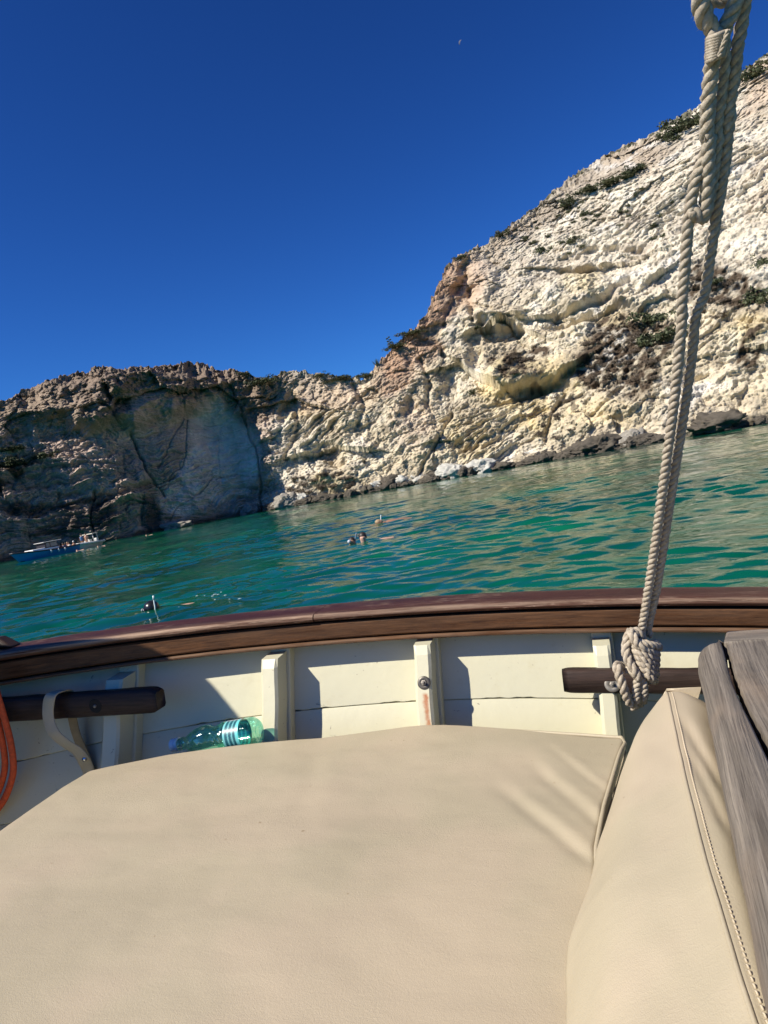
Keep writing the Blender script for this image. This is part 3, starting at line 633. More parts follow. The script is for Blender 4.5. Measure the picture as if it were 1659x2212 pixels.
# bench, floor, shelf below
CS = -.62
mb = MB(); mb.box((-1.20, .30, CS-.105), (.10, 1.47, CS-.082)); o = bobj('bench_board', mb.V(), mb.f, PAINTD, smooth=False)
mb = MB(); mb.box((-1.19, .32, -1.18), (-1.165, 1.40, CS-.106)); o = bobj('bench_front', mb.V(), mb.f, PAINTD, smooth=False)
def shelf_prof(a): return [(wall(a, -.66)+.003, -.648-.014), (wall(a, -.66)-.125, -.648-.014), (wall(a, -.66)-.125, -.648), (wall(a, -.66)+.003, -.648)]
sweep_a('side_shelf', shelf_prof, PAINT, a0=-1.02, a1=-.80, n=30)
mb = MB(); mb.box((-2.75, .86, -1.184), (-1.80, 1.14, .40)); o = bobj('unseen_shade_block', mb.V(), mb.f, BARW, uv=mb.V(), smooth=False); bevel(o, .07, 5)  # unseen block, added only to shade the lower left planks
mb = MB(); mb.box((-2.9, -.6, -1.21), (2.2, 1.45, -1.185)); bobj('floor_board', mb.V(), mb.f, PAINTD, smooth=False)
# the raised deck on the right
DK = -.42
q1 = on_c(1508, 1410, DK); q2 = on_c(1565, 1720, DK); q3 = on_c(1659, 2090, DK)
ke = np.polyfit([q1[1], q2[1], q3[1]], [q1[0], q2[0], q3[0]], 1); edge_a = lambda b: np.polyval(ke, b)
sm = [on_c(u_, v_, DK) for u_, v_ in [(1562, 1392), (1590, 1460), (1620, 1540), (1659, 1625)]]; ksm = np.polyfit([p[1] for p in sm], [p[0] for p in sm], 1); seam_a = lambda b: np.polyval(ksm, b)+.004*math.sin(b*9)
bE = on_c(1535, 1386, DK)[1]
def grey_edge():
    n = 120; Bv = np.concatenate([bE+.012-.05*(1-np.cos(np.linspace(0, math.pi/2, 14))), np.linspace(bE-.045, -.3, n)]); rows = []; uv = []
    for i_, b in enumerate(Bv):
        s = math.sqrt(max(0.0, 1-(max(0, (b-(bE-.038))/.05))**2)) if b > bE-.038 else 1.0
        s = max(s, .12); l, r_ = edge_a(min(b, bE)), seam_a(min(b, bE))-.004; mid = r_-(r_-l)*.5; l = r_-(r_-l)*(.35+.65*s); R2 = .030
        prof = [(r_, DK-.09), (r_, DK-.004), (r_-.004, DK)]
        for k_ in range(0, 9):
            th = R_(90+k_*90/8); prof.append((l+R2+R2*math.cos(th), DK-R2+R2*math.sin(th)-(1-s)*.01))
        prof += [(l, DK-.05), (l+.004, DK-.075), (l+.03, DK-.09)]
        for k_, (a, c) in enumerate(prof): rows.append((a, b, c)); uv.append((b, a-edge_a(min(b, bE))-(DK-c), 0))
    m = len(prof); V = np.array(rows); V += .0022*np.stack([perlin(V*[70, 3, 70]), 0*V[:, 0], perlin(V*[90, 4, 90]+4)], 1)
    Fc = [tuple(f) for f in gridfaces(len(Bv), m, True)]; Fc.append(tuple(range(m)))
    bobj('deck_edge', V, Fc, GREYW, uv=np.array(uv))
grey_edge()
def deck_plank(l, r_, b1, b0=-.3, jagged=0.0, dz=0.0):
    n = 90; Bv = np.linspace(b1, b0, n); rows = []; uv = []
    for b in Bv:
        x0, x1 = l(b), r_(b); x0 += jagged*(abs(perlin(np.array([[b*22, 0, 0]]))[0])*2.2)
        for a, c in [(x0, DK-.04), (x0, DK-.004+dz), (x0+.004, DK+dz)]+[(x0+.004+(x1-x0-.008)*k_/6, DK+dz) for k_ in range(1, 6)]+[(x1-.004, DK+dz), (x1, DK-.004+dz), (x1, DK-.04)]:
            rows.append((a, b, c)); uv.append((b, a-l(b), 0))
    m = len(rows)//n; V = np.array(rows); V[:, 2] += .0015*perlin(V*[60, 4, 1])
    Fc = [tuple(f) for f in gridfaces(n, m, True)]; Fc.append(tuple(range(m))); bobj('deck_plank', V, Fc, GREYW, uv=np.array(uv)+[3.1*l(.5), 0, 0])
deck_plank(lambda b: seam_a(b)+.0035, lambda b: seam_a(b)+.16, bE-.005, jagged=.004)
deck_plank(lambda b: seam_a(b)+.166, lambda b: seam_a(b)+.32, bE-.008)
deck_plank(lambda b: seam_a(b)+.326, lambda b: seam_a(b)+.50, bE-.008)
deck_plank(lambda b: seam_a(b)+.506, lambda b: seam_a(b)+.9, bE-.008)
mb = MB()                                             # margin board across the far end of the deck
mb.hexa([(seam_a(bE)+.0, bE+.0, DK-.04), (1.6, bE+.0, DK-.04), (1.6, bE+.10, DK-.04), (seam_a(bE)+.02, bE+.075, DK-.04)], [(seam_a(bE)+.0, bE+.0, DK-.001), (1.6, bE, DK-.001), (1.6, bE+.10, DK-.001), (seam_a(bE)+.02, bE+.075, DK-.001)])
V = mb.V(); o = bobj('deck_margin', V, mb.f, GREYW, uv=np.stack([V[:, 0], V[:, 1]+9, 0*V[:, 0]], 1), smooth=False); bevel(o, .004)
mb = MB(); mb.box((seam_a(1.0)-.02, -.3, -1.184), (seam_a(1.0)+.0, 1.30, DK-.092)); bobj('bulkhead', mb.V(), mb.f, BARW, uv=mb.V(), smooth=False)

# ------------------------------------------------------------------ cushions
def seat_cushion():
    far = [(196, 1664), (240, 1652), (300, 1640), (370, 1626), (460, 1613), (560, 1601), (640, 1594), (700, 1590), (770, 1581), (830, 1573), (880, 1566), (915, 1563), (960, 1562), (1000, 1563.5), (1070, 1567), (1150, 1571), (1250, 1577), (1340, 1583)]
    fq = np.array([on_c(u_, v_, CS) for u_, v_ in far]); aL_ = fq[0, 0]-.01; fq[0, 0] -= .012; aR_ = .045
    rightpx = [on_c(u_, v_, CS) for u_, v_ in [(1348, 1592), (1333, 1640), (1303, 1740), (1286, 1830)]]
    kb = np.array(rightpx)
    def aR(b): return np.interp(b, [.3, .9]+list(kb[::-1, 1]), [-.03, kb[-1, 0]-.003]+list(kb[::-1, 0]))
    na, nb_ = 260, 240; S = np.linspace(0, 1, na); T = np.linspace(0, 1, nb_)
    S = .5-.5*np.cos(S*math.pi)*(.55)-.0 if False else S
    S = np.concatenate([np.linspace(0, .03, 14)[:-1], np.linspace(.03, .97, na-26), np.linspace(.97, 1, 14)[1:]]); T = np.concatenate([np.linspace(0, .05, 24)[:-1], np.linspace(.05, 1, nb_-23)]); na, nb_ = len(S), len(T)
    aa = fq[0, 0]+(kb[0, 0]-fq[0, 0])*S
    bf = np.interp(aa, fq[:, 0], fq[:, 1]); b0 = .30
    V = np.zeros((nb_, na, 3))
    for j, t_ in enumerate(T):
        b = bf+(b0-bf)*t_
        ar = aR(b); al = fq[0, 0]-.02*t_
        V[j, :, 0] = al+(ar-al)*S; V[j, :, 1] = b
    A, B = V[:, :, 0], V[:, :, 1]
    dl = (A-(fq[0, 0]-.02*T[:, None])); drr = (aR(B)-A); df = (bf[None]-B)
    def edge(d, r): return -r*(1-np.sqrt(np.clip(1-np.clip(1-d/r, 0, 1)**2, 0, 1)))
    c = CS+edge(df, .014)+edge(dl, .016)+edge(drr, .008)*1.0
    c += .012*np.clip(1-np.exp(-np.minimum(np.minimum(dl, drr*1.2), df)/.12), 0, 1)*np.clip(np.minimum(df, 1)/.5, 0, 1)*.5
    W_ = tow(np.stack([A, B, c], -1).reshape(-1, 3)); pu, pv, _ = project(W_); pu = pu.reshape(A.shape); pv = pv.reshape(A.shape)
    wr_ = 6*fbm(np.stack([A.ravel()*5, B.ravel()*5, 0*A.ravel()], 1), 3).reshape(A.shape)
    for (x0, y0), (x1, y1), w, dep in [((1150, 1655), (1325, 1800), 13, .0055), ((1080, 1700), (1290, 1865), 15, .0062), ((1190, 1618), (1335, 1730), 9, .0028), ((690, 1600), (640, 1780), 30, .002)]:
        dx, dy = x1-x0, y1-y0; L = math.hypot(dx, dy); t_ = ((pu-x0)*dx+(pv-y0)*dy)/L**2; d = ((pu-x0)*dy-(pv-y0)*dx)/L+wr_
        dep *= .55; c -= dep*np.exp(-(d/w)**2)*sstep(-.25, .35, t_)*sstep(1.12, .8, t_)-dep*.7*np.exp(-((d-w*1.5)/(w*1.1))**2)*sstep(-.2, .4, t_)*sstep(1.1, .8, t_)
    c += .0065*fbm(np.stack([A.ravel()*2.6, B.ravel()*3.4, 0*A.ravel()+2], 1), 4, .42).reshape(A.shape)*np.clip(df/.1, 0, 1)
    c += -.010*np.exp(-(df/.10)**2)*np.exp(-((pu-1280)/150)**2)
    V[:, :, 2] = c
    # walls and bottom
    ring = [(0, i_) for i_ in range(na)]+[(j, na-1) for j in range(1, nb_)]+[(nb_-1, i_) for i_ in range(na-2, -1, -1)]+[(j, 0) for j in range(nb_-2, 0, -1)]
    base = V.reshape(-1, 3); extra = []; Fc = [tuple(f[::-1]) for f in gridfaces(nb_, na)]
    idx = [j*na+i_ for j, i_ in ring]; n0 = len(base); m = len(ring); cen = np.array([(-.55), .95])
    for dep in (.03, .07):
        for (j, i_) in ring:
            p = V[j, i_]; ex = p.copy(); ex[2] = CS-dep-.01; extra.append(ex)
    for lv in range(2):
        top_ = idx if lv == 0 else list(range(n0, n0+m)); bot_ = list(range(n0+lv*m, n0+(lv+1)*m))
        for k_ in range(m): Fc.append((top_[k_], top_[(k_+1) % m], bot_[(k_+1) % m], bot_[k_]))
    Fc.append(tuple(range(n0+m, n0+2*m)))
    allV = np.vstack([base, np.array(extra)])
    root = bobj('seat_cushion', allV, Fc, LEATHER, None, org=tow([-.55, .95, CS-.08]))
    tag(root, 'wide flat beige leatherette seat cushion filling the bench below the ribs', 'cushion')
    # piping and seam on the right-hand edge
    pb = np.linspace(kb[0, 1]-.004, .5, 120); pts = [(aR(b)+.001, b, CS-.002-.010*math.exp(-((b-kb[0, 1])/.05)**2)) for b in pb]
    far_p = [(a, np.interp(a, fq[:, 0], fq[:, 1])+.001, CS-.011) for a in np.linspace(kb[0, 0]-.6, kb[0, 0]-.004, 60)]
    V2, F2 = tube(tow(np.array(far_p+pts)), .0042, 8); obj('piping', V2, F2, LEATHER, root)
    mb = MB()
    for b in np.arange(kb[0, 1]-.03, .9, -.0065):
        a = aR(b)+.0015; mb.tube(tow(np.array([(a+.003, b, CS-.0155), (a+.0045, b-.002, CS-.020), (a+.003, b-.0045, CS-.0155)])), .0009, 5)
    mb.build('stitching', THREAD, root)
    return root
seat_cushion()
def back_cushion():
    CR_ = -.468
    Lp = [(1436, 1484, -.474), (1422, 1502, -.492), (1400, 1555, -.535), (1375, 1610, -.565), (1350, 1668, -.585), (1318, 1755, -.600), (1285, 1850, -.608), (1268, 1930, -.612), (1244, 2000, -.614), (1228, 2050, -.616), (1222, 2110, -.617), (1222, 2212, -.618)]
    Rp = [(1440, 1482), (1455, 1540), (1480, 1650), (1500, 1750), (1530, 1850), (1570, 1980), (1600, 2080), (1640, 2212)]
    Lq = np.array([on_c(*p) for p in Lp]); Rq = np.array([on_c(u_, v_, CR_) for u_, v_ in Rp])
    bt = Rq[0, 1]
    def LA(b): return np.interp(b, Lq[::-1, 1], Lq[::-1, 0])
    def LC(b): return np.interp(b, Lq[::-1, 1], Lq[::-1, 2])
    kr = np.polyfit(Rq[:, 1], Rq[:, 0], 3); RA = lambda b: np.polyval(kr, max(b, .55)) if b > .55 else np.polyval(kr, .55)
    Bv = np.concatenate([bt-.07*(1-np.cos(np.linspace(0.0, math.pi/2, 20))), np.linspace(bt-.07, .28, 200)[1:]])
    rows = []; m_ = 0
    lmax = Lq[0, 1]
    for b in Bv:
        s = min(1.0, math.sqrt(max(0, 1-max(0, 1-(bt-b)/.10)**2)))      # end rounding 0..1
        bl = min(b, lmax); L = np.array([LA(bl), LC(bl)]); Rr = np.array([RA(b), CR_]); Wd = np.array([edge_a(min(b, bE))+.022, DK-.075])
        L = Rr+(L-Rr)*max(s, .04); 
        Rr = Rr+np.array([0, -.012*(1-s)])
        Wd = Rr+(Wd-Rr)*max(s, .06)
        p = []
        p.append((L[0]+.06, L[1]-.05*s-.0)); p.append((L[0]+.015, L[1]-.022*s))
        for k_ in range(0, 25):                                  # front face: full, rounded
            t_ = k_/24; x = L[0]+(Rr[0]-L[0])*t_; c = L[1]+(Rr[1]-L[1])*t_
            nx, nc_ = -(Rr[1]-L[1]), (Rr[0]-L[0]); ln = math.hypot(nx, nc_)+1e-9
            bul = (.30*ln)*(math.sin(math.pi*t_)**(.85 if t_ < .5 else 1.7))*.40
            p.append((x+nx/ln*bul, c+nc_/ln*bul))
        for k_ in range(1, 14):
            t_ = k_/13; x = Rr[0]+(Wd[0]-Rr[0])*t_; c = Rr[1]+(Wd[1]-Rr[1])*t_; p.append((x+.0, c+.010*s*math.sin(math.pi*t_)**1.5))
        p.append((Wd[0], Wd[1]-.05*s))
        rows.append([(a, b, c) for a, c in p])
    V = np.array(rows); nb_, m = V.shape[:2]; Q = V.reshape(-1, 3)
    nz_ = .0035*fbm(np.stack([Q[:, 0]*9, Q[:, 1]*4, Q[:, 2]*9], 1), 3); Q[:, 2] += nz_; Q[:, 0] -= nz_*.6
    Vw = tow(Q); pu, pv, _ = project(Vw)
    for (x0, y0), (x1, y1), w, dep in [((1480, 1560), (1560, 1700), 10, .005), ((1500, 1640), (1570, 1790), 10, .004)]:
        dx, dy = x1-x0, y1-y0; L = math.hypot(dx, dy); t_ = ((pu-x0)*dx+(pv-y0)*dy)/L**2; d = ((pu-x0)*dy-(pv-y0)*dx)/L
        Q[:, 2] -= dep*np.exp(-(d/w)**2)*sstep(-.2, .2, t_)*sstep(1.2, .8, t_)
    Fc = [tuple(f) for f in gridfaces(nb_, m)]; Fc.append(tuple(range(m-1, -1, -1))); Fc.append(tuple((nb_-1)*m+k_ for k_ in range(m)))
    root = bobj('back_cushion', Q, Fc, LEATHER, None, org=tow([.1, .9, -.6]))
    tag(root, 'beige leatherette bolster cushion with a stitched ridge leaning against the grey wooden deck edge', 'cushion')
    ri = 2+24; line = Q.reshape(nb_, m, 3)[:, ri]
    off = line+[-.003, 0, -.0010]; V2, F2 = tube(tow(spline(off[::6], n=4)), .0024, 8); obj('piping', V2, F2, LEATHER, root)
    mb = MB(); cum = np.r_[0, np.cumsum(np.linalg.norm(np.diff(line, axis=0), axis=1))]; sarr = np.arange(.02, cum[-1], .0078)
    for s_ in sarr:
        g = lambda x: np.array([np.interp(x, cum, line[:, k_]) for k_ in range(3)])
        p0, p1 = g(s_)+[.005, 0, -.0006], g(s_+.0052)+[.0066, 0, -.0008]; pm = (p0+p1)/2+[0, 0, .0016]; mb.tube(tow(np.array([p0, pm, p1])), .0010, 5)
    mb.build('stitching', THREAD, root)
back_cushion()
# ------------------------------------------------------------------ rope
def m_rope():
    t = NT('hemp_rope'); v_ = t.coord(); n = t.noise(v_, 130, 5, .7); n2 = t.noise(v_, 9, 3, .5); fib = t.noise(t.mapv(v_, (1, 1, .35)), 900, 3, .7)
    c = t.ramp(n, [(.28, (.22, .175, .125)), (.5, (.42, .36, .27)), (.72, (.60, .54, .43))]); c = t.mix(t.math('MULTIPLY', n2, .45), c, (.36, .29, .23))
    nb = t.bump(fib, .7, .0012); nb = t.bump(n, .8, .0016, nb)
    return t.out(c, .92, nb, Specular_IOR_Level=.12)
ROPE = m_rope()
def rope(P, r, pitch, name='strand', parent=None, mat=ROPE, phase=0.0, step=.0035, n=9, taper=None, fuzz=1.0):
    P = spline(P, step=step); T, N, B = frames(P); L = np.r_[0, np.cumsum(np.linalg.norm(np.diff(P, axis=0), axis=1))]
    rr_ = np.full(len(P), r) if taper is None else r*np.interp(L/L[-1], *taper)
    mb = MB()
    for k_ in range(3):
        ph = phase+2*math.pi*L/pitch+k_*2*math.pi/3
        Q = P+(rr_*.52)[:, None]*(np.cos(ph)[:, None]*N+np.sin(ph)[:, None]*B)
        V, Fc = tube(Q, rr_*.56, n); c_ = np.repeat(Q, n, axis=0); d = V-c_
        V = c_+d*(1+.22*perlin(V*300)+.20*perlin(V*900))[:, None]
        mb.add(V, Fc)
    # loose fibres
    g = np.random.default_rng(int(L[-1]*1e4) % 9999)
    for _ in range(int(L[-1]*420*fuzz)):
        i_ = g.integers(1, len(P)-1); a = g.uniform(0, 6.28); d = math.cos(a)*N[i_]+math.sin(a)*B[i_]; l = g.uniform(.003, .008)
        p0 = P[i_]+d*rr_[i_]*.95; p1 = p0+(d*.6+T[i_]*g.uniform(-1, 1))*l; w = T[i_]*.00022
        mb.add([p0-w, p0+w, p1], [(0, 1, 2)])
    return mb.build(name, mat, parent)
D0, D1 = 1.50, .88
def rdep(v_): return 1/(1/D0+(1/D1-1/D0)*(1395-v_)/1395)
def RP(L, off=0.0): return np.array([pd(p[0], p[1], rdep(p[1])-off-(p[2] if len(p) > 2 else 0)) for p in L])
def z3(x, y): return ((1900+.6775*x)/1.823, (100+.6775*y)/1.823)
def z4(x, y): return ((1900+.6775*x)/1.823, (1200+.6775*y)/1.823)
def z6(x, y): return ((2600+.2713*x)/1.823, (.2713*y)/1.823)
def z7(x, y, d=0.0): return ((2350+.211*x)/1.823, (2400+.211*y)/1.823, d)
rp = empty('rope_tackle', pd(1385, 1400, 1.5), 'weathered hemp rope, two twisted legs rising from a bulky knot on the right wooden bar', 'rope')
RR = .0079
# eye splice at the top: the two legs above the seizing
rope(RP([z6(520, -3000), z6(540, -1500), z6(560, -420), z6(580, -60), z6(610, 160), z6(680, 330), z6(790, 460), z6(850, 560)], .004), .0105, .05, parent=rp, taper=([0, .85, 1], [1, 1.1, .8]))
rope(RP([z6(1600, -3000), z6(1350, -1500), z6(1180, -420), z6(1120, -60), z6(1060, 130), z6(990, 290), z6(920, 440), z6(900, 560)], .002), .0095, .05, parent=rp, phase=1)
rope(RP([z6(560, -60), z6(760, 20), z6(900, 30), z6(1080, -40), z6(1200, -110)], -.016), .007, .05, parent=rp)
# the bight hanging from the seizing
rope(RP([z6(790, 440), z6(770, 700), z6(745, 1000), z6(710, 1300), z6(690, 1600), z6(670, 2000), z3(1312, 640), z3(1312, 800), z3(1306, 960), z3(1292, 1080), z3(1270, 1122), z3(1240, 1105), z3(1215, 1075)], .008), .0094, .046, parent=rp)
rope(RP([z6(930, 430), z6(925, 700), z6(920, 1000), z6(890, 1300), z6(850, 1600), z6(810, 1900), z3(1370, 640), z3(1362, 700), z3(1350, 800), z3(1330, 960), z3(1305, 1080), z3(1280, 1130)], -.002), .0079, .042, parent=rp, phase=2)
# long right leg, from beyond the top down to the hitch
right = [z6(2100, -3000), z6(1700, -1500), z6(1380, -420), z6(1240, 0), z6(1180, 350), z6(1120, 700), z6(1080, 1050), z6(1010, 1500), z6(960, 1900), z3(1440, 500), z3(1412, 750), z3(1386, 950), z3(1356, 1130), z3(1326, 1320), z3(1290, 1550), z4(1240, 60), z4(1212, 330), z4(1168, 640), z4(1120, 950), z4(1076, 1240), z4(1040, 1480), z4(1010, 1660), z7(960, 330)[:2], z7(990, 480)[:2]]
rope(RP(right, -.006), RR*1.02, .041, parent=rp, phase=.5)
left = [z3(1330, 640), z3(1290, 760), z3(1245, 880), z3(1218, 1000), z3(1195, 1150), z3(1178, 1400), z3(1158, 1620), z4(1162, 60), z4(1138, 330), z4(1104, 640), z4(1066, 930), z4(1026, 1230), z4(990, 1480), z4(960, 1680), z7(850, 330)[:2], z7(840, 480)[:2], z7(870, 560)[:2]]
rope(RP(left, .004), RR*1.02, .041, parent=rp, phase=2.2)
# small seizing twine
mb = MB()
for k_ in range(9):
    y = 470+k_*42; w = 150-4*k_; xs = np.linspace(-1, 1, 9); cx = 835-5*k_
    pts = [z6(cx+w*x, y+40-55*x) for x in xs]; dd = [.024*math.sqrt(max(0, 1-x*x))+.002 for x in xs]
    mb.tube(np.array([pd(p[0], p[1], rdep(p[1])-d) for p, d in zip(pts, dd)]), .0034, 7)
V_ = mb.V(); mb.v = [V_*(1)]; mb.build('seizing', ROPE, rp)
rope(RP([z6(985, 430), z6(960, 520), z6(900, 700), z6(850, 830)], .034), .0032, .02, 'seizing', rp, n=6, step=.0025)
# the hitch
kn = empty('hitch_knot', (0, 0, 0)); kn.parent = rp; kn.matrix_parent_inverse = wm(rp).inverted()
def z7p(L): return np.array([pd(z7(x, y)[0], z7(x, y)[1], 1.475-d) for x, y, d in L])
R7 = .0078
def kobj(P, r=R7, pitch=.036, **k):
    o = rope(P, r, pitch, 'strand', None, step=.0028, fuzz=.7, **k); return o
kobjs = []
for k_ in range(7):                                    # turns round the standing part
    y = 640+k_*100; w = [265, 235, 225, 210, 190, 165, 110][k_]; cx = [900, 880, 890, 900, 915, 940, 970][k_]; sl_ = [40, 75, 75, 70, 60, 60, 70][k_]
    th = np.linspace(-math.pi, math.pi, 17); kobjs.append(kobj(z7p([(cx+w*math.sin(a), y+sl_*math.sin(a)+46*(a/math.pi), .030*math.cos(a)+.006) for a in th]), phase=k_*1.3))
kobjs.append(kobj(z7p([(1120, 640, -.012), (900, 700, .035), (760, 640, .036), (690, 520, .036), (640, 430, .024), (600, 450, .01), (560, 590, .020), (535, 720, .022), (560, 880, .026), (620, 1010, .030), (690, 1110, .034), (740, 1200, .034), (770, 1290, .030)]), .0088, .05))
kobjs.append(kobj(z7p([(640, 420, .01), (700, 400, .02), (790, 440, .02), (850, 540, .012), (860, 640, .0)]), .0084, .045))
kobjs.append(kobj(z7p([(830, 1120, .01), (790, 1230, .026), (750, 1380, .026), (740, 1530, .022), (742, 1640, .018), (760, 1700, .008), (800, 1720, -.01), (850, 1690, .0), (878, 1620, .014), (880, 1500, .022), (870, 1370, .024), (850, 1250, .018), (880, 1150, .0)]), .0086, .030))
kobjs.append(kobj(z7p([(960, 1250, .0), (980, 1330, .012), (1030, 1300, .006), (980, 1230, -.01)]), .0080, .03))
kobjs.append(kobj(z7p([(560, 1100, .0), (470, 1070, .010), (385, 1040, .016), (380, 1090, .03), (420, 1230, .03), (480, 1400, .03), (530, 1550, .024), (590, 1700, .016), (680, 1770, .006), (780, 1760, -.006), (860, 1710, -.02)]), .0092, .05))
kobjs.append(kobj(z7p([(700, 1740, -.02), (680, 1850, -.03)]), .0075, .04))
kobjs.append(kobj(z7p([(540, 1110, .012), (620, 1150, .022), (700, 1190, .028), (760, 1280, .03)]), .0085, .05))
for o in kobjs:
    o.parent = kn; o.matrix_parent_inverse = wm(kn).inverted()

# ------------------------------------------------------------------ strap with snap, orange loop
def ribbon(P, w, th, side=None, nrm=None):
    P = spline(P, n=10); T = np.gradient(P, axis=0); T /= np.linalg.norm(T, axis=1)[:, None]; m_ = len(P); V = []
    sd = [np.interp(np.linspace(0, 1, m_), np.linspace(0, 1, len(side)), np.array(side)[:, k_]) for k_ in range(3)]; S = np.stack(sd, 1); S -= T*(S*T).sum(1)[:, None]; S /= np.linalg.norm(S, axis=1)[:, None]; Nn = np.cross(T, S)
    for i_ in range(m_):
        for x, y in [(-1, -.6), (-.92, -1), (.92, -1), (1, -.6), (1, .6), (.92, 1), (-.92, 1), (-1, .6)]: V.append(P[i_]+S[i_]*x*w/2+Nn[i_]*y*th/2)
    Fc = [tuple(f) for f in gridfaces(m_, 8, True)]+[tuple(range(8)), tuple((m_-1)*8+k_ for k_ in range(7, -1, -1))]
    return np.array(V), Fc, P, S, Nn
sb = bL
spx = [(150, 1502, .050), (143, 1492, .030), (128, 1493, -.004), (110, 1503, -.030), (104, 1530, -.036), (106, 1558, -.040), (118, 1585, -.044), (142, 1606, -.036), (166, 1622, -.022), (180, 1640, -.010), (190, 1662, .006), (196, 1690, .012)]
SP = np.array([tow(on_b(u_, v_, lambda a, c: sb+d)) for u_, v_, d in spx])
leftv = BA*1.0
V, Fc, Pc, Sd, Nn = ribbon(SP, .034, .0035, [leftv*.9+BC*.1, leftv, leftv, leftv*.9+BC*.1, leftv*.95+BC*.3, leftv*.8+BC*.55, leftv*.9+BC*.3])
strap = obj('strap', V, Fc, LEATHER, org=SP[4]); tag(strap, 'beige leather strap looped over the left wooden bar, fastened with a snap', 'strap')
for sgn in (-1, 1):
    mb = MB(); L_ = np.r_[0, np.cumsum(np.linalg.norm(np.diff(Pc, axis=0), axis=1))]
    for s_ in np.arange(.01, L_[-1]-.01, .0065):
        g = lambda x: np.array([np.interp(x, L_, (Pc+Sd*sgn*.0135)[:, k_]) for k_ in range(3)]); nn = np.array([np.interp(s_, L_, Nn[:, k_]) for k_ in range(3)])
        for q in (1, -1): mb.tube(np.array([g(s_)+nn*.0019*q, g(s_+.0042)+nn*.0019*q]), .0006, 4)
    mb.build('stitching', THREAD, strap)
sn = pd(182, 1640, np.linalg.norm(0)+0 if False else (SP[9]-EYE)@F_-.004)
V, Fc = lathe([(-.002, .0065), (.001, .0065), (.003, .005), (.004, .0001)], 20, sn, CR, CU, -F_); obj('snap', V, Fc, plain('chrome_snap', (.6, .6, .6), .2, .05, 9, Metallic=1.0), strap)
SP2 = np.array([tow(on_b(u_, v_, lambda a, c: sb+.052)) for u_, v_ in [(150, 1500), (158, 1560), (170, 1600), (188, 1640), (200, 1672)]])
V, Fc, *_r = ribbon(SP2, .028, .003, [leftv, leftv*.9+BC*.2]); obj('back_length', V, Fc, plain('strap_suede_back', (.33, .24, .13), .9, .1, 60), strap)
ORG = plain('orange_webbing', (.62, .085, .02), .75, .25, 120)
op = [(-30, 1440, .92), (-12, 1480, .92), (6, 1540, .93), (22, 1600, .94), (29, 1655, .95), (22, 1695, .96), (4, 1735, .97), (-30, 1775, .98)]
OP = np.array([tow(on_b(u_, v_, lambda a, c: bL-.035)) for u_, v_, d in op]); V, Fc = tube(spline(OP, n=10), .0095, 14, sx=.8); ring = obj('lifebuoy_cord', V, Fc, ORG, org=OP[3]); tag(ring, 'bright orange cord loop hanging at the left edge beside the wooden bar', 'cord loop')
V, Fc = tube(spline(OP+BA*(-.026)+BC*.008, n=10), .0085, 12); obj('inner_loop', V, Fc, ORG, ring)

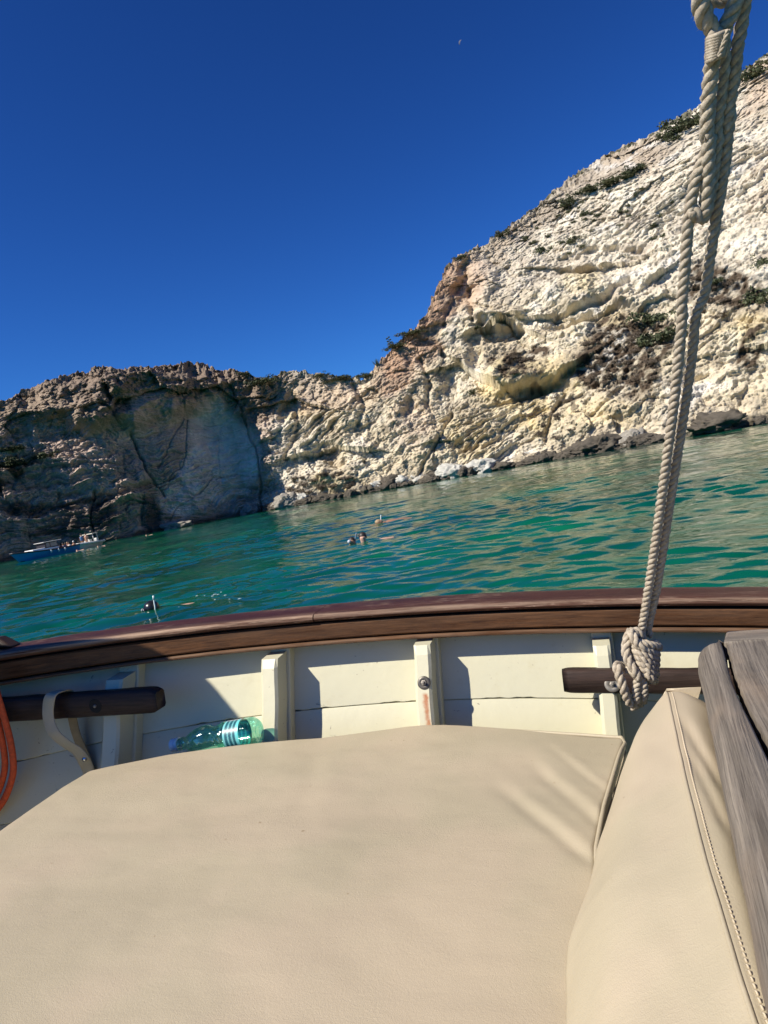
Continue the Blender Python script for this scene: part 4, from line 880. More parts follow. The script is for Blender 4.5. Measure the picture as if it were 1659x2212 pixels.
# ------------------------------------------------------------------ bottle
def bottle():
    bb = 1.592
    p0 = on_b(371, 1610, lambda a, c: bb); p1 = on_b(562, 1578, lambda a, c: bb+.0)
    ax = (p1-p0); Lb = np.linalg.norm(ax); ax /= Lb; X = np.cross(ax, [0, 0, 1.0]); X /= np.linalg.norm(X); Y = np.cross(X, ax); k_ = Lb/.225
    O = p0
    def M(q): return tow(q)
    prof = [(.020, .0125), (.028, .0125), (.030, .0145), (.033, .0145), (.035, .0125), (.043, .0155), (.055, .0225), (.070, .0285), (.085, .0315), (.098, .0310), (.108, .0270), (.116, .0245), (.124, .0262), (.134, .0305), (.142, .0318), (.148, .0312), (.186, .0312), (.190, .0322), (.204, .0318), (.214, .0300), (.221, .0250), (.223, .0180), (.217, .0100), (.214, .0001)]
    prof = [(z*k_, r*k_) for z, r in prof]; zz_ = np.array(prof); zs = np.linspace(0, len(prof)-1, 110); pz = np.interp(zs, range(len(prof)), zz_[:, 0]); pr = np.interp(zs, range(len(prof)), zz_[:, 1])
    V, Fc = lathe(list(zip(pz, pr)), 48, O, X, Y, ax); V = V.reshape(len(pz), 48, 3); cen = O+ax*pz[:, None]
    th = np.arange(48)*2*math.pi/48
    for i_ in range(len(pz)):                          # moulded diamond facets and ribs
        z = pz[i_]/k_; f = 0
        if .05 < z < .105: f = .030*np.cos(th*8+z*160)*np.cos(z*300)
        if .112 < z < .142: f = .035*np.cos(th*10+z*420)
        if .19 < z < .215: f = .02*np.cos(th*10)
        V[i_] = cen[i_]+(V[i_]-cen[i_])*(1+np.reshape(f*np.ones(48), (48, 1)))
    V = V.reshape(-1, 3)
    t = NT('green_pet'); nb = t.bump(t.noise(t.coord(), 60, 3, .5), .3, .003); tr = t.n('BsdfTransparent'); tr.inputs[0].default_value = (.60, .93, .86, 1)
    gl = t.n('BsdfGlossy'); gl.inputs['Roughness'].default_value = .07; gl.inputs['Color'].default_value = (.85, 1, .97, 1); t.t.links.new(nb, gl.inputs['Normal'])
    df = t.n('BsdfTranslucent'); df.inputs[0].default_value = (.12, .62, .52, 1); lw = t.n('LayerWeight'); lw.inputs[0].default_value = .35; t.t.links.new(nb, lw.inputs['Normal'])
    m1 = t.n('MixShader'); m1.inputs[0].default_value = .16; t.t.links.new(tr.outputs[0], m1.inputs[1]); t.t.links.new(df.outputs[0], m1.inputs[2])
    m2 = t.n('MixShader'); t.t.links.new(t.math('ADD', t.math('MULTIPLY', lw.outputs['Facing'], .42), .05, True), m2.inputs[0]); t.t.links.new(m1.outputs[0], m2.inputs[1]); t.t.links.new(gl.outputs[0], m2.inputs[2])
    t.t.links.new(m2.outputs[0], t.t.nodes['Material Output'].inputs[0]); t.t.nodes.remove(t.b); glass = t.m
    root = obj('water_bottle', M(V), Fc, glass, org=M(O+ax*.1)); tag(root, 'clear green plastic water bottle lying between the cushion and the planks', 'bottle')
    t = NT('bottle_label'); uvw = t.attr('uvw'); sx = t.n('SeparateXYZ'); t.t.links.new(uvw, sx.inputs[0]); x, y = sx.outputs[0], sx.outputs[1]
    band = t.ramp(x, [(0, (.16, .50, .50)), (.10, (.16, .50, .50)), (.11, (.01, .10, .13)), (.30, (.01, .10, .13)), (.31, (.13, .42, .44)), (.36, (.13, .42, .44)), (.37, (.01, .09, .12)), (.56, (.01, .09, .12)), (.57, (.13, .42, .44)), (.62, (.13, .42, .44)), (.63, (.01, .09, .12)), (.80, (.01, .09, .12)), (.81, (.12, .55, .55))])
    band.node.color_ramp.interpolation = 'CONSTANT'
    txt = t.ramp(t.noise(t.mapv(uvw, (14, 90, 1)), 1.0, 2, .5), [(.52, 0.0), (.56, 1.0)]); ins = t.ramp(t.math('PINGPONG', t.math('ADD', x, .05), .13), [(.045/.13*.13, 0.0), (.07, 1.0)])
    c = t.mix(t.math('MULTIPLY', txt, t.math('MULTIPLY', ins, .8)), band, (.22, .52, .53))
    lowm = t.ramp(y, [(.66, 0.0), (.67, 1.0)]); low_ = t.mix(t.ramp(t.noise(t.mapv(uvw, (5, 24, 1)), 1.0, 2), [(.52, 0.0), (.55, 1.0)]), (.50, .52, .60), (.10, .08, .12))
    c = t.mix(lowm, c, low_)
    lab = t.out(c, .4)
    n_ = 64; rows = []; uv = []
    for i_, z in enumerate(np.linspace(.149, .187, 12)):
        for j in range(n_+1):
            a = 2*math.pi*j/n_; rows.append(O+ax*z*k_+(.0318*k_)*(math.cos(a)*X+math.sin(a)*Y)); uv.append((i_/11, (a/(2*math.pi)*2+LROT) % 1.0, 0))
    obj('label', M(np.array(rows)), [tuple(f) for f in gridfaces(12, n_+1)], lab, root, uv=np.array(uv))
    capp = [(0.0, .0001), (0.0, .0125), (.0015, .0142), (.012, .0145), (.0125, .0138), (.014, .0138), (.0145, .0148), (.020, .0148), (.0205, .012)]
    V, Fc = lathe([(z*k_, r*k_) for z, r in capp], 40, O, X, Y, ax); V = V.reshape(len(capp), 40, 3); V[2:4, ::2] += (V[2:4, ::2]-(O+ax*.006))*.025
    obj('cap', M(V.reshape(-1, 3)), Fc, plain('pale_plastic_cap', (.62, .74, .78), .35, .04, 20, Subsurface_Weight=.2), root)
LROT = .15
bottle()

# ------------------------------------------------------------------ moon
def moon():
    d = ray(996, 92); d = d/np.linalg.norm(d); C_ = EYE+d*6000; r = 6000*4.6/FPX*1.0*.95; s = np.array(SV); s = s-d*np.dot(s, d); 
    a0 = R_(200); X = -(CR*math.cos(R_(20))-CU*math.sin(R_(20))); Y = np.cross(d, X); V = []; n = 24
    for i_ in range(n+1):
        t_ = -math.pi/2+math.pi*i_/n
        for k_ in range(7):
            f = 1-.62*k_/6; x = r*math.cos(t_)*f; y = r*math.sin(t_)
            dz = math.sqrt(max(0, r*r-x*x-y*y)); V.append(C_+X*x+Y*y-d*dz)
    t = NT('moon_glow'); t.b.inputs['Emission Color'].default_value = (.55, .62, .9, 1); t.b.inputs['Emission Strength'].default_value = .05  # only the sunlit crescent is meshed, with a faint glow added
    o = obj('moon', V, [tuple(f) for f in gridfaces(n+1, 7)], t.out((.045, .05, .08), .9), org=C_); tag(o, 'faint thin crescent moon in the dark blue sky', 'moon')
moon()

# ------------------------------------------------------------------ people
SKIN = plain('tanned_skin', (.36, .19, .12), .45, .15, 30); SKINP = plain('pale_skin', (.50, .30, .22), .45, .12, 30); HAIRD = plain('dark_hair', (.03, .02, .015), .5, .3, 60); HAIRB = plain('fair_hair', (.33, .22, .12), .6, .2, 60)
WHITE_ = plain('white_cloth', (.62, .62, .60), .7); REDC = plain('red_cloth', (.40, .06, .05), .7); BLUEC = plain('blue_cloth', (.06, .14, .30), .7); BLACKR = plain('black_neoprene', (.012, .012, .014), .28, .2, 30)
def skin_body(name, J, E, mat, org, parent=None):
    """J: joints (x,y,z,radius) ; E: edges. One continuous surface grown over the joints."""
    me = bpy.data.meshes.new(name); me.from_pydata([tuple(np.array(j[:3])-np.array(org)) for j in J], E, []); o = bpy.data.objects.new(name, me); COL.objects.link(o); o.location = org
    m = o.modifiers.new('skin', 'SKIN'); sv = me.skin_vertices[0].data
    for k_, j in enumerate(J): sv[k_].radius = (j[3], j[3]*.9); sv[k_].use_root = (k_ == 0)
    s_ = o.modifiers.new('sub', 'SUBSURF'); s_.levels = 2; s_.render_levels = 2
    dg = bpy.context.evaluated_depsgraph_get(); m2 = bpy.data.meshes.new_from_object(o.evaluated_get(dg)); o.modifiers.clear(); o.data = m2; m2.materials.append(mat)
    m2.polygons.foreach_set('use_smooth', np.ones(len(m2.polygons), bool)); return o
def ellip(c, r, X=(1, 0, 0), Y=(0, 1, 0), Z=(0, 0, 1), n=16, cut=None):
    t_ = np.linspace(0, math.pi, n); prof = [(-math.cos(a), math.sin(a)+1e-4) for a in t_]
    V, Fc = lathe(prof, n, (0, 0, 0)); X, Y, Z = map(np.array, (X, Y, Z)); V = np.array(c)+V[:, :1]*r[0]*X+V[:, 1:2]*r[1]*Y+V[:, 2:]*r[2]*Z
    return V, Fc
def at_water(u_, v_, h=0.0):
    d = ray(u_, v_); return EYE+d*((h-EYE[2])/d[2])
WX = np.array([.985, .17, 0]); WY = np.array([-.17, .985, 0]); UZ = np.array([0, 0, 1.0])
def W3(o_, L): return [tuple(np.array(o_)+WX*x+WY*y+UZ*z)+(r,) for x, y, z, r in L]
# nearest snorkeller: hooded head, arm stretched along the surface
c0 = at_water(343, 1318)
J = W3(c0, [(.0, .05, -.16, .14), (-.06, .0, -.02, .055), (-.10, -.03, .05, .088), (-.12, -.04, .09, .080), (.16, -.02, -.03, .085), (.34, -.05, -.012, .050), (.56, -.08, -.004, .036), (.70, -.02, -.015, .028), (-.02, -.16, -.03, .06), (-.18, -.22, .012, .042), (-.36, -.22, .020, .032), (-.44, -.20, .015, .026), (.1, .5, -.22, .12), (.12, 1.0, -.28, .10)])
dv = skin_body('person', J, [(0, 1), (1, 2), (2, 3), (0, 4), (4, 5), (5, 6), (6, 7), (0, 8), (8, 9), (9, 10), (10, 11), (0, 12), (12, 13)], SKINP, tuple(c0))
tag(dv, 'snorkeller in a black hood and mask floating nearest our boat, arm along the surface', 'person', 'swimmers in the bay')
hc = c0+WX*-.11+WY*-.03+UZ*.075
V, Fc = ellip(hc, (.140, .135, .130)); V = V+(.006*perlin(V*14))[:, None]*np.array([1, 1, 1]); obj('hood', V, Fc, BLACKR, dv)
mb = MB(); V, Fc = ellip(hc+WX*-.10+WY*-.06+UZ*-.02, (.06, .07, .05)); mb.add(V, Fc); mb.build('diving_mask', plain('black_rubber', (.015, .015, .018), .2), dv)
V, Fc = ellip(hc+WX*-.14+WY*-.085+UZ*-.005, (.028, .045, .030)); obj('mask_glass', V, Fc, plain('mask_glass', (.30, .30, .30), .08, .05, 5), dv)
mb = MB(); mb.tube(spline(np.array([hc+WX*.05+WY*-.13+UZ*-.12, hc+WX*.08+WY*-.14+UZ*-.02, hc+WX*.083+WY*-.13+UZ*.08, hc+WX*.085+WY*-.12+UZ*.15]), n=6), .013, 10); mb.tube(np.array([hc+WX*.085+WY*-.12+UZ*.145, hc+WX*.09+WY*-.12+UZ*.215]), [.019, .017], 10); mb.build('snorkel', plain('pale_snorkel_plastic', (.60, .68, .66), .3, .1, 30), dv)
# two people talking in mid bay
c1 = at_water(785, 1172)
J = W3(c1, [(.0, .05, -.22, .17), (.0, .0, -.02, .065), (.0, -.02, .10, .095), (.0, -.03, .19, .088), (.25, .0, -.08, .09), (.55, -.05, -.01, .05), (.85, -.1, -.02, .035), (-.2, -.05, -.1, .08), (-.1, .4, -.4, .14)])
p = skin_body('person', J, [(0, 1), (1, 2), (2, 3), (0, 4), (4, 5), (5, 6), (0, 7), (0, 8)], SKINP, tuple(c1)); tag(p, 'bare-headed swimmer with dark wet hair facing us in the middle of the bay', 'person', 'swimmers in the bay')
V, Fc = ellip(c1+WY*.02+UZ*.17, (.112, .115, .118)); V[:, 2] = np.maximum(V[:, 2], .10+.0*V[:, 2]); V = V+WX*.018+WY*.025; obj('hair', V, Fc, HAIRD, p)
mb = MB(); V, Fc = ellip(c1+WY*-.11+UZ*.135, (.018, .03, .022)); mb.add(V, Fc); mb.build('nose', SKINP, p)
c2 = at_water(768, 1174)+WX*-.10
J = W3(c2, [(.0, .05, -.22, .16), (.0, .0, -.04, .06), (-.0, -.02, .06, .09), (-.03, -.04, .13, .080), (.25, .1, -.08, .08), (-.25, -.05, -.1, .07), (0, .4, -.4, .13)])
p = skin_body('person', J, [(0, 1), (1, 2), (2, 3), (0, 4), (0, 5), (0, 6)], SKIN, tuple(c2)); tag(p, 'snorkeller wearing a white and blue mask beside the bare-headed swimmer', 'person', 'swimmers in the bay')
V, Fc = ellip(c2+WX*-.07+WY*-.09+UZ*.09, (.05, .04, .05)); obj('diving_mask', V, Fc, plain('white_mask', (.5, .52, .56), .3, .05), p)
mb = MB(); mb.tube(spline(np.array([c2+WX*.09+WY*-.05+UZ*.0, c2+WX*.11+UZ*.1, c2+WX*.18+UZ*.28]), n=5), .02, 8); mb.build('snorkel', plain('grey_blue_snorkel', (.14, .20, .26), .3), p)
V, Fc = ellip(c2+WX*.02+WY*.03+UZ*.10, (.095, .10, .095)); obj('hair', V, Fc, HAIRD, p)
c3 = at_water(826, 1130)
J = W3(c3, [(.30, .0, -.04, .13), (.05, .0, -.02, .06), (-.10, -.02, .05, .10), (-.2, -.02, .04, .085), (.75, .1, -.04, .12), (1.3, .2, -.10, .09), (-.3, -.2, -.02, .05), (-.7, -.25, -.02, .035)])
p = skin_body('person', J, [(0, 1), (1, 2), (2, 3), (0, 4), (4, 5), (1, 6), (6, 7)], SKIN, tuple(c3)); tag(p, 'farther snorkeller lying face down, dark head and back just showing', 'person', 'swimmers in the bay')
V, Fc = ellip(c3+WX*-.14+UZ*.07, (.13, .11, .10)); obj('hair', V, Fc, HAIRB, p)
mb = MB(); mb.tube(spline(np.array([c3+WX*-.05+UZ*.05, c3+WX*-.02+UZ*.2, c3+WX*.0+UZ*.30]), n=4), .022, 8); mb.build('snorkel', WHITE_, p)
mb = MB(); g = np.random.default_rng(21)
for _ in range(14):
    q_ = at_water(g.normal(462, 26), g.normal(1291, 5)) if g.random() < .7 else at_water(g.normal(345, 28), g.normal(1326, 6)); q_[2] = .03
    V, Fc = ellip(q_, (g.uniform(.015, .04), g.uniform(.008, .016), .009), n=6); mb.add(V, Fc)
tag(mb.build('foam', plain('white_foam', (.34, .42, .42), .6), None, org=(0, 0, 0)), 'white foam flecks on the water beside the nearest snorkeller', 'foam', kind='stuff')

# ------------------------------------------------------------------ the two boats under the cliff
def hullmesh(L, Bm_, sheer, keel=-.25, n=40, bow_rake=.9, stern=.55):
    """x from bow (0) to stern (L)"""
    V = []; m = 13
    for i_ in range(n):
        t_ = i_/(n-1); x = L*t_
        w = Bm_*.5*(math.sin(min(1, t_/.48)*math.pi/2)**.75)*(1-(1-stern)*max(0, (t_-.6)/.4)**2); top = sheer(t_)
        for k_ in range(m):
            s = k_/(m-1)*2-1; a = abs(s); z = top+(keel-top)*(1-a**2.2) if True else 0
            y = w*np.sign(s)*(a**.55); xx = x+bow_rake*(1-t_)**4*((top-z)/(top-keel))
            V.append((xx, y, z))
    Fc = [tuple(f) for f in gridfaces(n, m)]; Fc.append(tuple((n-1)*m+k_ for k_ in range(m)))
    return np.array(V), Fc
def local(o_, ang):
    c_, s_ = math.cos(ang), math.sin(ang); ex = np.array([c_, s_, 0]); ey = np.array([-s_, c_, 0]); return lambda Q: np.array(o_)+np.asarray(Q).reshape(-1, 3)[:, :1]*ex+np.asarray(Q).reshape(-1, 3)[:, 1:2]*ey+np.asarray(Q).reshape(-1, 3)[:, 2:]*UZ
pb = at_water(24, 1215); pe = at_water(166, 1194); dist = 76.0
def at_depth_water(u_, v_, dep):
    d = ray(u_, v_); p = EYE+d*dep; p[2] = 0; return p
bw_, st_ = at_depth_water(24, 1212, 66.0), at_depth_water(166, 1190, 72.0)
LB = float(np.linalg.norm(st_-bw_)); ang = math.atan2(st_[1]-bw_[1], st_[0]-bw_[0]); LO = local(bw_, ang)
BLUE = plain('bright_blue_hull', (.02, .20, .50), .35, .1, 2); DKB = plain('dark_navy_trim', (.02, .02, .03), .4); WH = plain('white_cabin_paint', (.70, .70, .68), .35, .05, 2); GL = plain('dark_window_glass', (.10, .16, .20), .08, .05, 2); CANV = plain('dark_canvas', (.03, .028, .03), .8)
bl = empty('fishing_boat', tuple(bw_+(st_-bw_)/2), 'bright blue wooden boat with white cabin and fenders under the shaded cliff', 'boat', rz=ang)
SHE = lambda t_: .52+.40*(1-t_)**2.2+.10*t_**3
k_s = LB/6.4
V, Fc = hullmesh(LB, 2.3*k_s, SHE, -.35, bow_rake=1.0); 
obj('hull', LO(V), Fc, BLUE, bl)
Vk, Fk = V.copy(), Fc; Vk[:, 1] *= 1.012; Vk[:, 0] -= .01
mb = MB()
for sg in (-1, 1):
    P_ = [(LB*t_+0, sg*(2.3*k_s*.5*(math.sin(min(1, t_/.48)*math.pi/2)**.75)*(1-.45*max(0, (t_-.6)/.4)**2)), SHE(t_)) for t_ in np.linspace(0.0, 1, 30)]; mb.tube(LO(P_), .065, 6)
mb.build('gunwale', DKB, bl)
mb = MB()
for sg in (-1, 1):
    P_ = [(LB*t_+.75*(1-t_)**4+.0, sg*(2.3*k_s*.5*(math.sin(min(1, t_/.48)*math.pi/2)**.75)*(1-.45*max(0, (t_-.6)/.4)**2)*.60), .04) for t_ in np.linspace(0.02, 1, 30)]; mb.tube(LO(P_), .09, 6)
mb.build('boot_stripe', plain('dark_antifouling', (.02, .02, .025), .5), bl)
mb = MB(); dz = .98; mb.add(LO([(x, y, SHE(x/LB)-.05) for x in np.linspace(.3, LB*.98, 16) for y in (-.7*k_s*math.sin(min(1, x/LB/.48)*1.57)**.8, .7*k_s*math.sin(min(1, x/LB/.48)*1.57)**.8)]), [tuple(f) for f in gridfaces(16, 2)]); mb.build('deck', plain('deck_paint', (.3, .28, .25), .7), bl)
def lbox(x0, x1, y0, y1, z0, z1, tf=0.0, tb=0.0, ty=0.0):
    return [(x0, y0, z0), (x1, y0, z0), (x1, y1, z0), (x0, y1, z0), (x0+tf, y0+ty, z1), (x1-tb, y0+ty, z1), (x1-tb, y1-ty, z1), (x0+tf, y1-ty, z1)]
HX = [(0, 3, 2, 1), (4, 5, 6, 7), (0, 1, 5, 4), (1, 2, 6, 5), (2, 3, 7, 6), (3, 0, 4, 7)]
def lobj(name, parts, mat, par, LOx=None, bv=.03, smooth=False):
    mb = MB()
    for q in parts: mb.add((LOx or LO)(q), HX)
    o = mb.build(name, mat, par, smooth=smooth); 
    if bv: bevel(o, bv)
    return o
x = LB
lobj('cabin', [lbox(.25*x, .66*x, -.75, .75, .46, .84, .15, .0, .06)], WH, bl)
lobj('sunbed', [lbox(.265*x, .46*x, -.68, .68, .84, .91, .05, .02, .03)], plain('white_cushions', (.8, .8, .8), .6), bl)
wh = lobj('wheelhouse', [lbox(.45*x, .655*x, -.70, .70, .82, 1.38, .10, .06, .08)], DKB, bl)
lobj('window', [lbox(.475*x, .53*x, -.712, .712, .92, 1.31, .04, .0, .075)], GL, wh, bv=0)
lobj('window', [lbox(.545*x, .645*x, -.712, .712, .92, 1.31, .0, .03, .075)], GL, wh, bv=0)
lobj('roof', [lbox(.43*x, .72*x, -.80, .80, 1.38, 1.44, .03, .03, .03)], plain('pale_roof', (.5, .5, .48), .6), bl)
lobj('porthole', [lbox(.33*x, .365*x, -.735, .735, .60, .68)], DKB, bl, bv=.02); lobj('porthole', [lbox(.55*x, .585*x, -.735, .735, .60, .68)], DKB, bl, bv=.02)
side = -1 if LO([(0, -1, 0)])[0][1] < LO([(0, 1, 0)])[0][1] else 1
for q in (.47, .585, .685):
    p_ = LO([(q*x, side*1.22*k_s, SHE(q)-.16)])[0]; V, Fc = ellip(p_, (.09, .09, .15)); f_ = obj('fender', V, Fc, WH, bl)
    mb = MB(); mb.tube(np.array([p_+[0, 0, .13], p_+[0, 0, .2]]), .015, 5); mb.build('fender_line', DKB, f_)
def tiny_person(p_, label, cloth, skin, seated=True, hair=HAIRD, group='people aboard the blue boat', rz=0.0):
    c_, s_ = math.cos(rz), math.sin(rz)
    def T3(L): return [(p_[0]+a*c_-b*s_, p_[1]+a*s_+b*c_, p_[2]+z, r) for a, b, z, r in L]
    if seated: J = [(0, 0, .02, .15), (0, 0, .25, .14), (0, 0, .45, .16), (0, 0, .58, .06), (.01, 0, .70, .095), (.02, 0, .78, .085), (.0, .20, .45, .05), (.12, .26, .25, .042), (.28, .18, .2, .035), (.0, -.20, .45, .05), (.12, -.26, .25, .042), (.28, -.18, .2, .035), (.40, .10, .0, .07), (.42, .10, -.38, .05), (.40, -.10, .0, .07), (.42, -.10, -.38, .05)]
    else: J = [(0, 0, .90, .14), (0, 0, 1.12, .13), (0, 0, 1.35, .16), (0, 0, 1.48, .06), (.01, 0, 1.60, .095), (.02, 0, 1.68, .085), (.0, .20, 1.35, .05), (.05, .25, 1.08, .042), (.15, .22, .88, .035), (.0, -.20, 1.35, .05), (.05, -.25, 1.08, .042), (.15, -.22, .88, .035), (.02, .10, .48, .07), (0, .11, .06, .05), (.02, -.10, .48, .07), (0, -.11, .06, .05)]
    o = skin_body('person', T3(J), [(0, 1), (1, 2), (2, 3), (3, 4), (4, 5), (2, 6), (6, 7), (7, 8), (2, 9), (9, 10), (10, 11), (0, 12), (12, 13), (0, 14), (14, 15)], skin, tuple(p_))
    zc = .35 if seated else 1.22; V, Fc = lathe([(-.22, .15), (-.1, .165), (.0, .17), (.12, .19), (.19, .17), (.22, .08)], 12, np.array(p_)+[0, 0, zc]); obj('shirt', V, Fc, cloth, o)
    zc = .77 if seated else 1.67; V, Fc = ellip(np.array(p_)+[-.01*c_, -.01*s_, zc], (.10, .10, .095), n=10); obj('hair', V, Fc, hair, o)
    return tag(o, label, 'person', group)
ppl = [(.735, -.3, 'passenger in dark red nearest the cabin of the blue boat', REDC, SKIN, HAIRD), (.765, .35, 'passenger in pale shirt behind the one in dark red', WHITE_, SKINP, HAIRB), (.80, -.35, 'bare-chested passenger amidships on the blue boat', SKINP, SKINP, HAIRD), (.835, .3, 'passenger in navy shirt on the blue boat', BLUEC, SKIN, HAIRD), (.865, -.3, 'passenger in bright white shirt on the blue boat', WHITE_, SKIN, HAIRD), (.90, .25, 'fair-haired passenger in red on the blue boat', REDC, SKINP, HAIRB), (.95, -.2, 'passenger wearing a white hat at the stern of the blue boat', SKIN, SKIN, WHITE_)]
for q, y, lb, cl_, sk_, hr_ in ppl: tiny_person(LO([(q*x, y*k_s, SHE(q)-.42)])[0], lb, cl_, sk_, True, hr_, rz=ang+math.pi*(.5 if y < 0 else -.5))
# white motor boat
b0, b1 = at_depth_water(167, 1184, 75.0), at_depth_water(209, 1176, 79.5)
LW = float(np.linalg.norm(b1-b0)); ang2 = math.atan2(b1[1]-b0[1], b1[0]-b0[0]); LO2 = local(b0, ang2)
wb = empty('motorboat', tuple((b0+b1)/2), 'small white motorboat with a frame arch and outboard, behind the stern of the blue boat', 'boat', rz=ang2)
SH2 = lambda t_: .40+.14*(1-t_)**2
V, Fc = hullmesh(LW, 1.9, SH2, -.2, bow_rake=.5, stern=.85); obj('hull', LO2(V), Fc, WH, wb)
mb = MB()
for sg in (-1, 1): mb.tube(LO2([(LW*t_, sg*(.95*(math.sin(min(1, t_/.48)*math.pi/2)**.75)), SH2(t_)) for t_ in np.linspace(.0, 1, 20)]), .13, 8)
mb.build('side_tube', WH, wb)
lobj('console', [lbox(.52*LW, .66*LW, -.35, .35, .35, .85, .1, .0, .04)], WH, wb, LO2)
for xx in (.58, .80):
    for sg in (-1, 1): mb = MB(); mb.tube(LO2([(xx*LW, sg*.7, .4), (xx*LW, sg*.62, 1.35)]), .04, 6); mb.build('arch_post', WH, wb)
lobj('canopy', [lbox(.54*LW, .84*LW, -.72, .72, 1.35, 1.44, .05, .05, .05)], plain('cream_canopy', (.6, .57, .48), .7), wb, LO2)
ob = lobj('outboard', [lbox(.97*LW, 1.09*LW, -.2, .2, .45, .85, .05, .03, .04)], WH, wb, LO2, .08); lobj('outboard_leg', [lbox(1.01*LW, 1.06*LW, -.06, .06, -.3, .45)], DKB, ob, LO2, 0)
for q, y, st, lb, cl_, sk_ in [(.14, -.1, True, 'person seated at the bow of the white motorboat', BLUEC, SKIN), (.34, .1, False, 'person in dark blue standing on the white motorboat', BLUEC, SKIN), (.46, -.15, False, 'bare-chested person standing beside the console of the white motorboat', SKINP, SKINP)]:
    tiny_person(LO2([(q*LW, y, -.15)])[0], lb, cl_, sk_, st, HAIRD, 'people aboard the white motorboat', ang2)
for (u_, v_), lb in [((212, 1183), 'swimmer splashing beside the outboard of the white motorboat'), ((317, 1161), 'distant swimmer off the shaded cliff, right of both boats'), ((170, 1207), 'swimmer just below the stern of the blue boat')]:
    d = at_depth_water(u_, v_, 70 if u_ < 300 else 82); J = [(d[0], d[1], -.15, .15), (d[0], d[1], .02, .07), (d[0], d[1], .14, .11), (d[0]+.35, d[1], -.02, .07), (d[0]+.75, d[1], .04, .05)]
    tag(skin_body('person', J, [(0, 1), (1, 2), (0, 3), (3, 4)], SKINP, tuple(d)), lb, 'person', 'swimmers in the bay')

# ------------------------------------------------------------------ boulders along the foot of the cliff
def m_boulder(name, a, b):
    t = NT(name); v_ = t.coord(); n = t.noise(v_, 1.7, 7, .65); c = t.ramp(n, [(.3, a), (.7, b)]); nb = t.bump(t.noise(v_, 4, 8, .7), .8, .12); return t.out(c, .9, nb)
MDK = m_boulder('dark_wet_boulder', (.040, .034, .026), (.12, .10, .075)); MGR = m_boulder('grey_boulder', (.16, .145, .125), (.36, .33, .28)); MWH = m_boulder('white_boulder', (.34, .33, .30), (.60, .58, .51)); MTN = m_boulder('tan_boulder', (.28, .23, .16), (.48, .41, .30))
def ico(n=4):
    bm = bmesh.new(); bmesh.ops.create_icosphere(bm, subdivisions=n, radius=1.0); V = np.array([v_.co[:] for v_ in bm.verts]); Fc = np.array([[v_.index for v_ in f.verts] for f in bm.faces]); bm.free(); return V, Fc
IV, IF = ico(5)
protos = []
for k_ in range(7):
    off = 13.7*k_; fz, ee = facets((IV*1.15+off).astype(np.float32), 1.1); fz2, ee = facets((IV*2.9+off).astype(np.float32), 1.1)
    r = 1+.30*fbm(IV*.9+off, 3)+.34*fz+.10*ridged(IV*2.4+off, 3)+.13*fz2+.03*fbm(IV*9, 3); V = IV*r[:, None]; protos.append(V)
BOULD = {}
def boulder(p_, s, mat, label, k_, rz, group=None, name='boulder'):
    key = (k_, mat.name)
    if key not in BOULD:
        o = obj(name, protos[k_], IF, mat, smooth=False); BOULD[key] = o; first = True
    else:
        o = BOULD[key].copy(); COL.objects.link(o); first = False
        for kk in list(o.keys()):
            if kk in ('label', 'category', 'group'): del o[kk]
    o.location = Vector(p_); o.scale = s; o.rotation_euler = (0, 0, rz)
    return tag(o, label, 'rock', group)
def shore(u_):
    """point on the waterline in the picture column u_, pulled to the foot of the cliff"""
    az = azel(u_, 1185-.183*u_+26)[0]; R__ = np.interp(az, AZ, RW); return az, R__
def shore_pt(u_, out=0.0):
    az, R__ = shore(u_); col = int(np.argmin(abs(AZ-az))); cand = P2.reshape(NROW, NCOL, 3)[2:60, col]; k2 = np.argmin(abs(cand[:, 2]-.1)); q = cand[k2]; r = math.hypot(q[0], q[1])-out
    return np.array([math.sin(R_(az))*r, math.cos(R_(az))*r, 0])
px2m = lambda px: px*93/FPX
named = [(1302, 66, 34, MDK, 'big dark flat-topped boulder at the waterline, under the brown scrub slope', .8), (1560, 92, 34, MDK, 'long dark slab rock lying along the shore right of the rope', .9), (1642, 22, 14, MDK, 'small dark rock at the right edge of the shore', 1.0),
         (622, 56, 34, MGR, 'rounded grey boulder on the shore near the end of the shaded wall', 1.0), (384, 56, 16, MGR, 'low grey islet rock at the foot of the shaded wall', 1.6), (541, 34, 22, MGR, 'pale boulder at the corner where the shaded wall meets the sunlit cliff', .6),
         (980, 60, 34, MWH, 'largest white angular boulder in the rockfall at the cliff foot', .5), (1042, 56, 30, MWH, 'flat white boulder at the right end of the rockfall', .6), (870, 46, 26, MWH, 'white boulder at the left end of the rockfall', .2), (844, 40, 28, MDK, 'darkest boulder of the shore, below the left end of the rockfall', 1.2),
         (1372, 48, 34, MGR, 'grey rounded boulder right of the big flat-topped one', .2), (1400, 40, 20, MDK, 'dark wedge-shaped rock just left of the rope', 1.0), (1255, 52, 24, MDK, 'dark jagged boulder left of the big flat-topped one', .9)]
for i_, (u_, w, h, mt, lb, ou) in enumerate(named):
    p_ = shore_pt(u_, ou); W_m, H_m = px2m(w)/2*1.05, px2m(h)
    boulder((p_[0], p_[1], H_m*.28), (W_m, W_m*.8, H_m*.62), mt, lb, i_ % 7, .3*math.sin(i_*3.1))
g = np.random.default_rng(3)
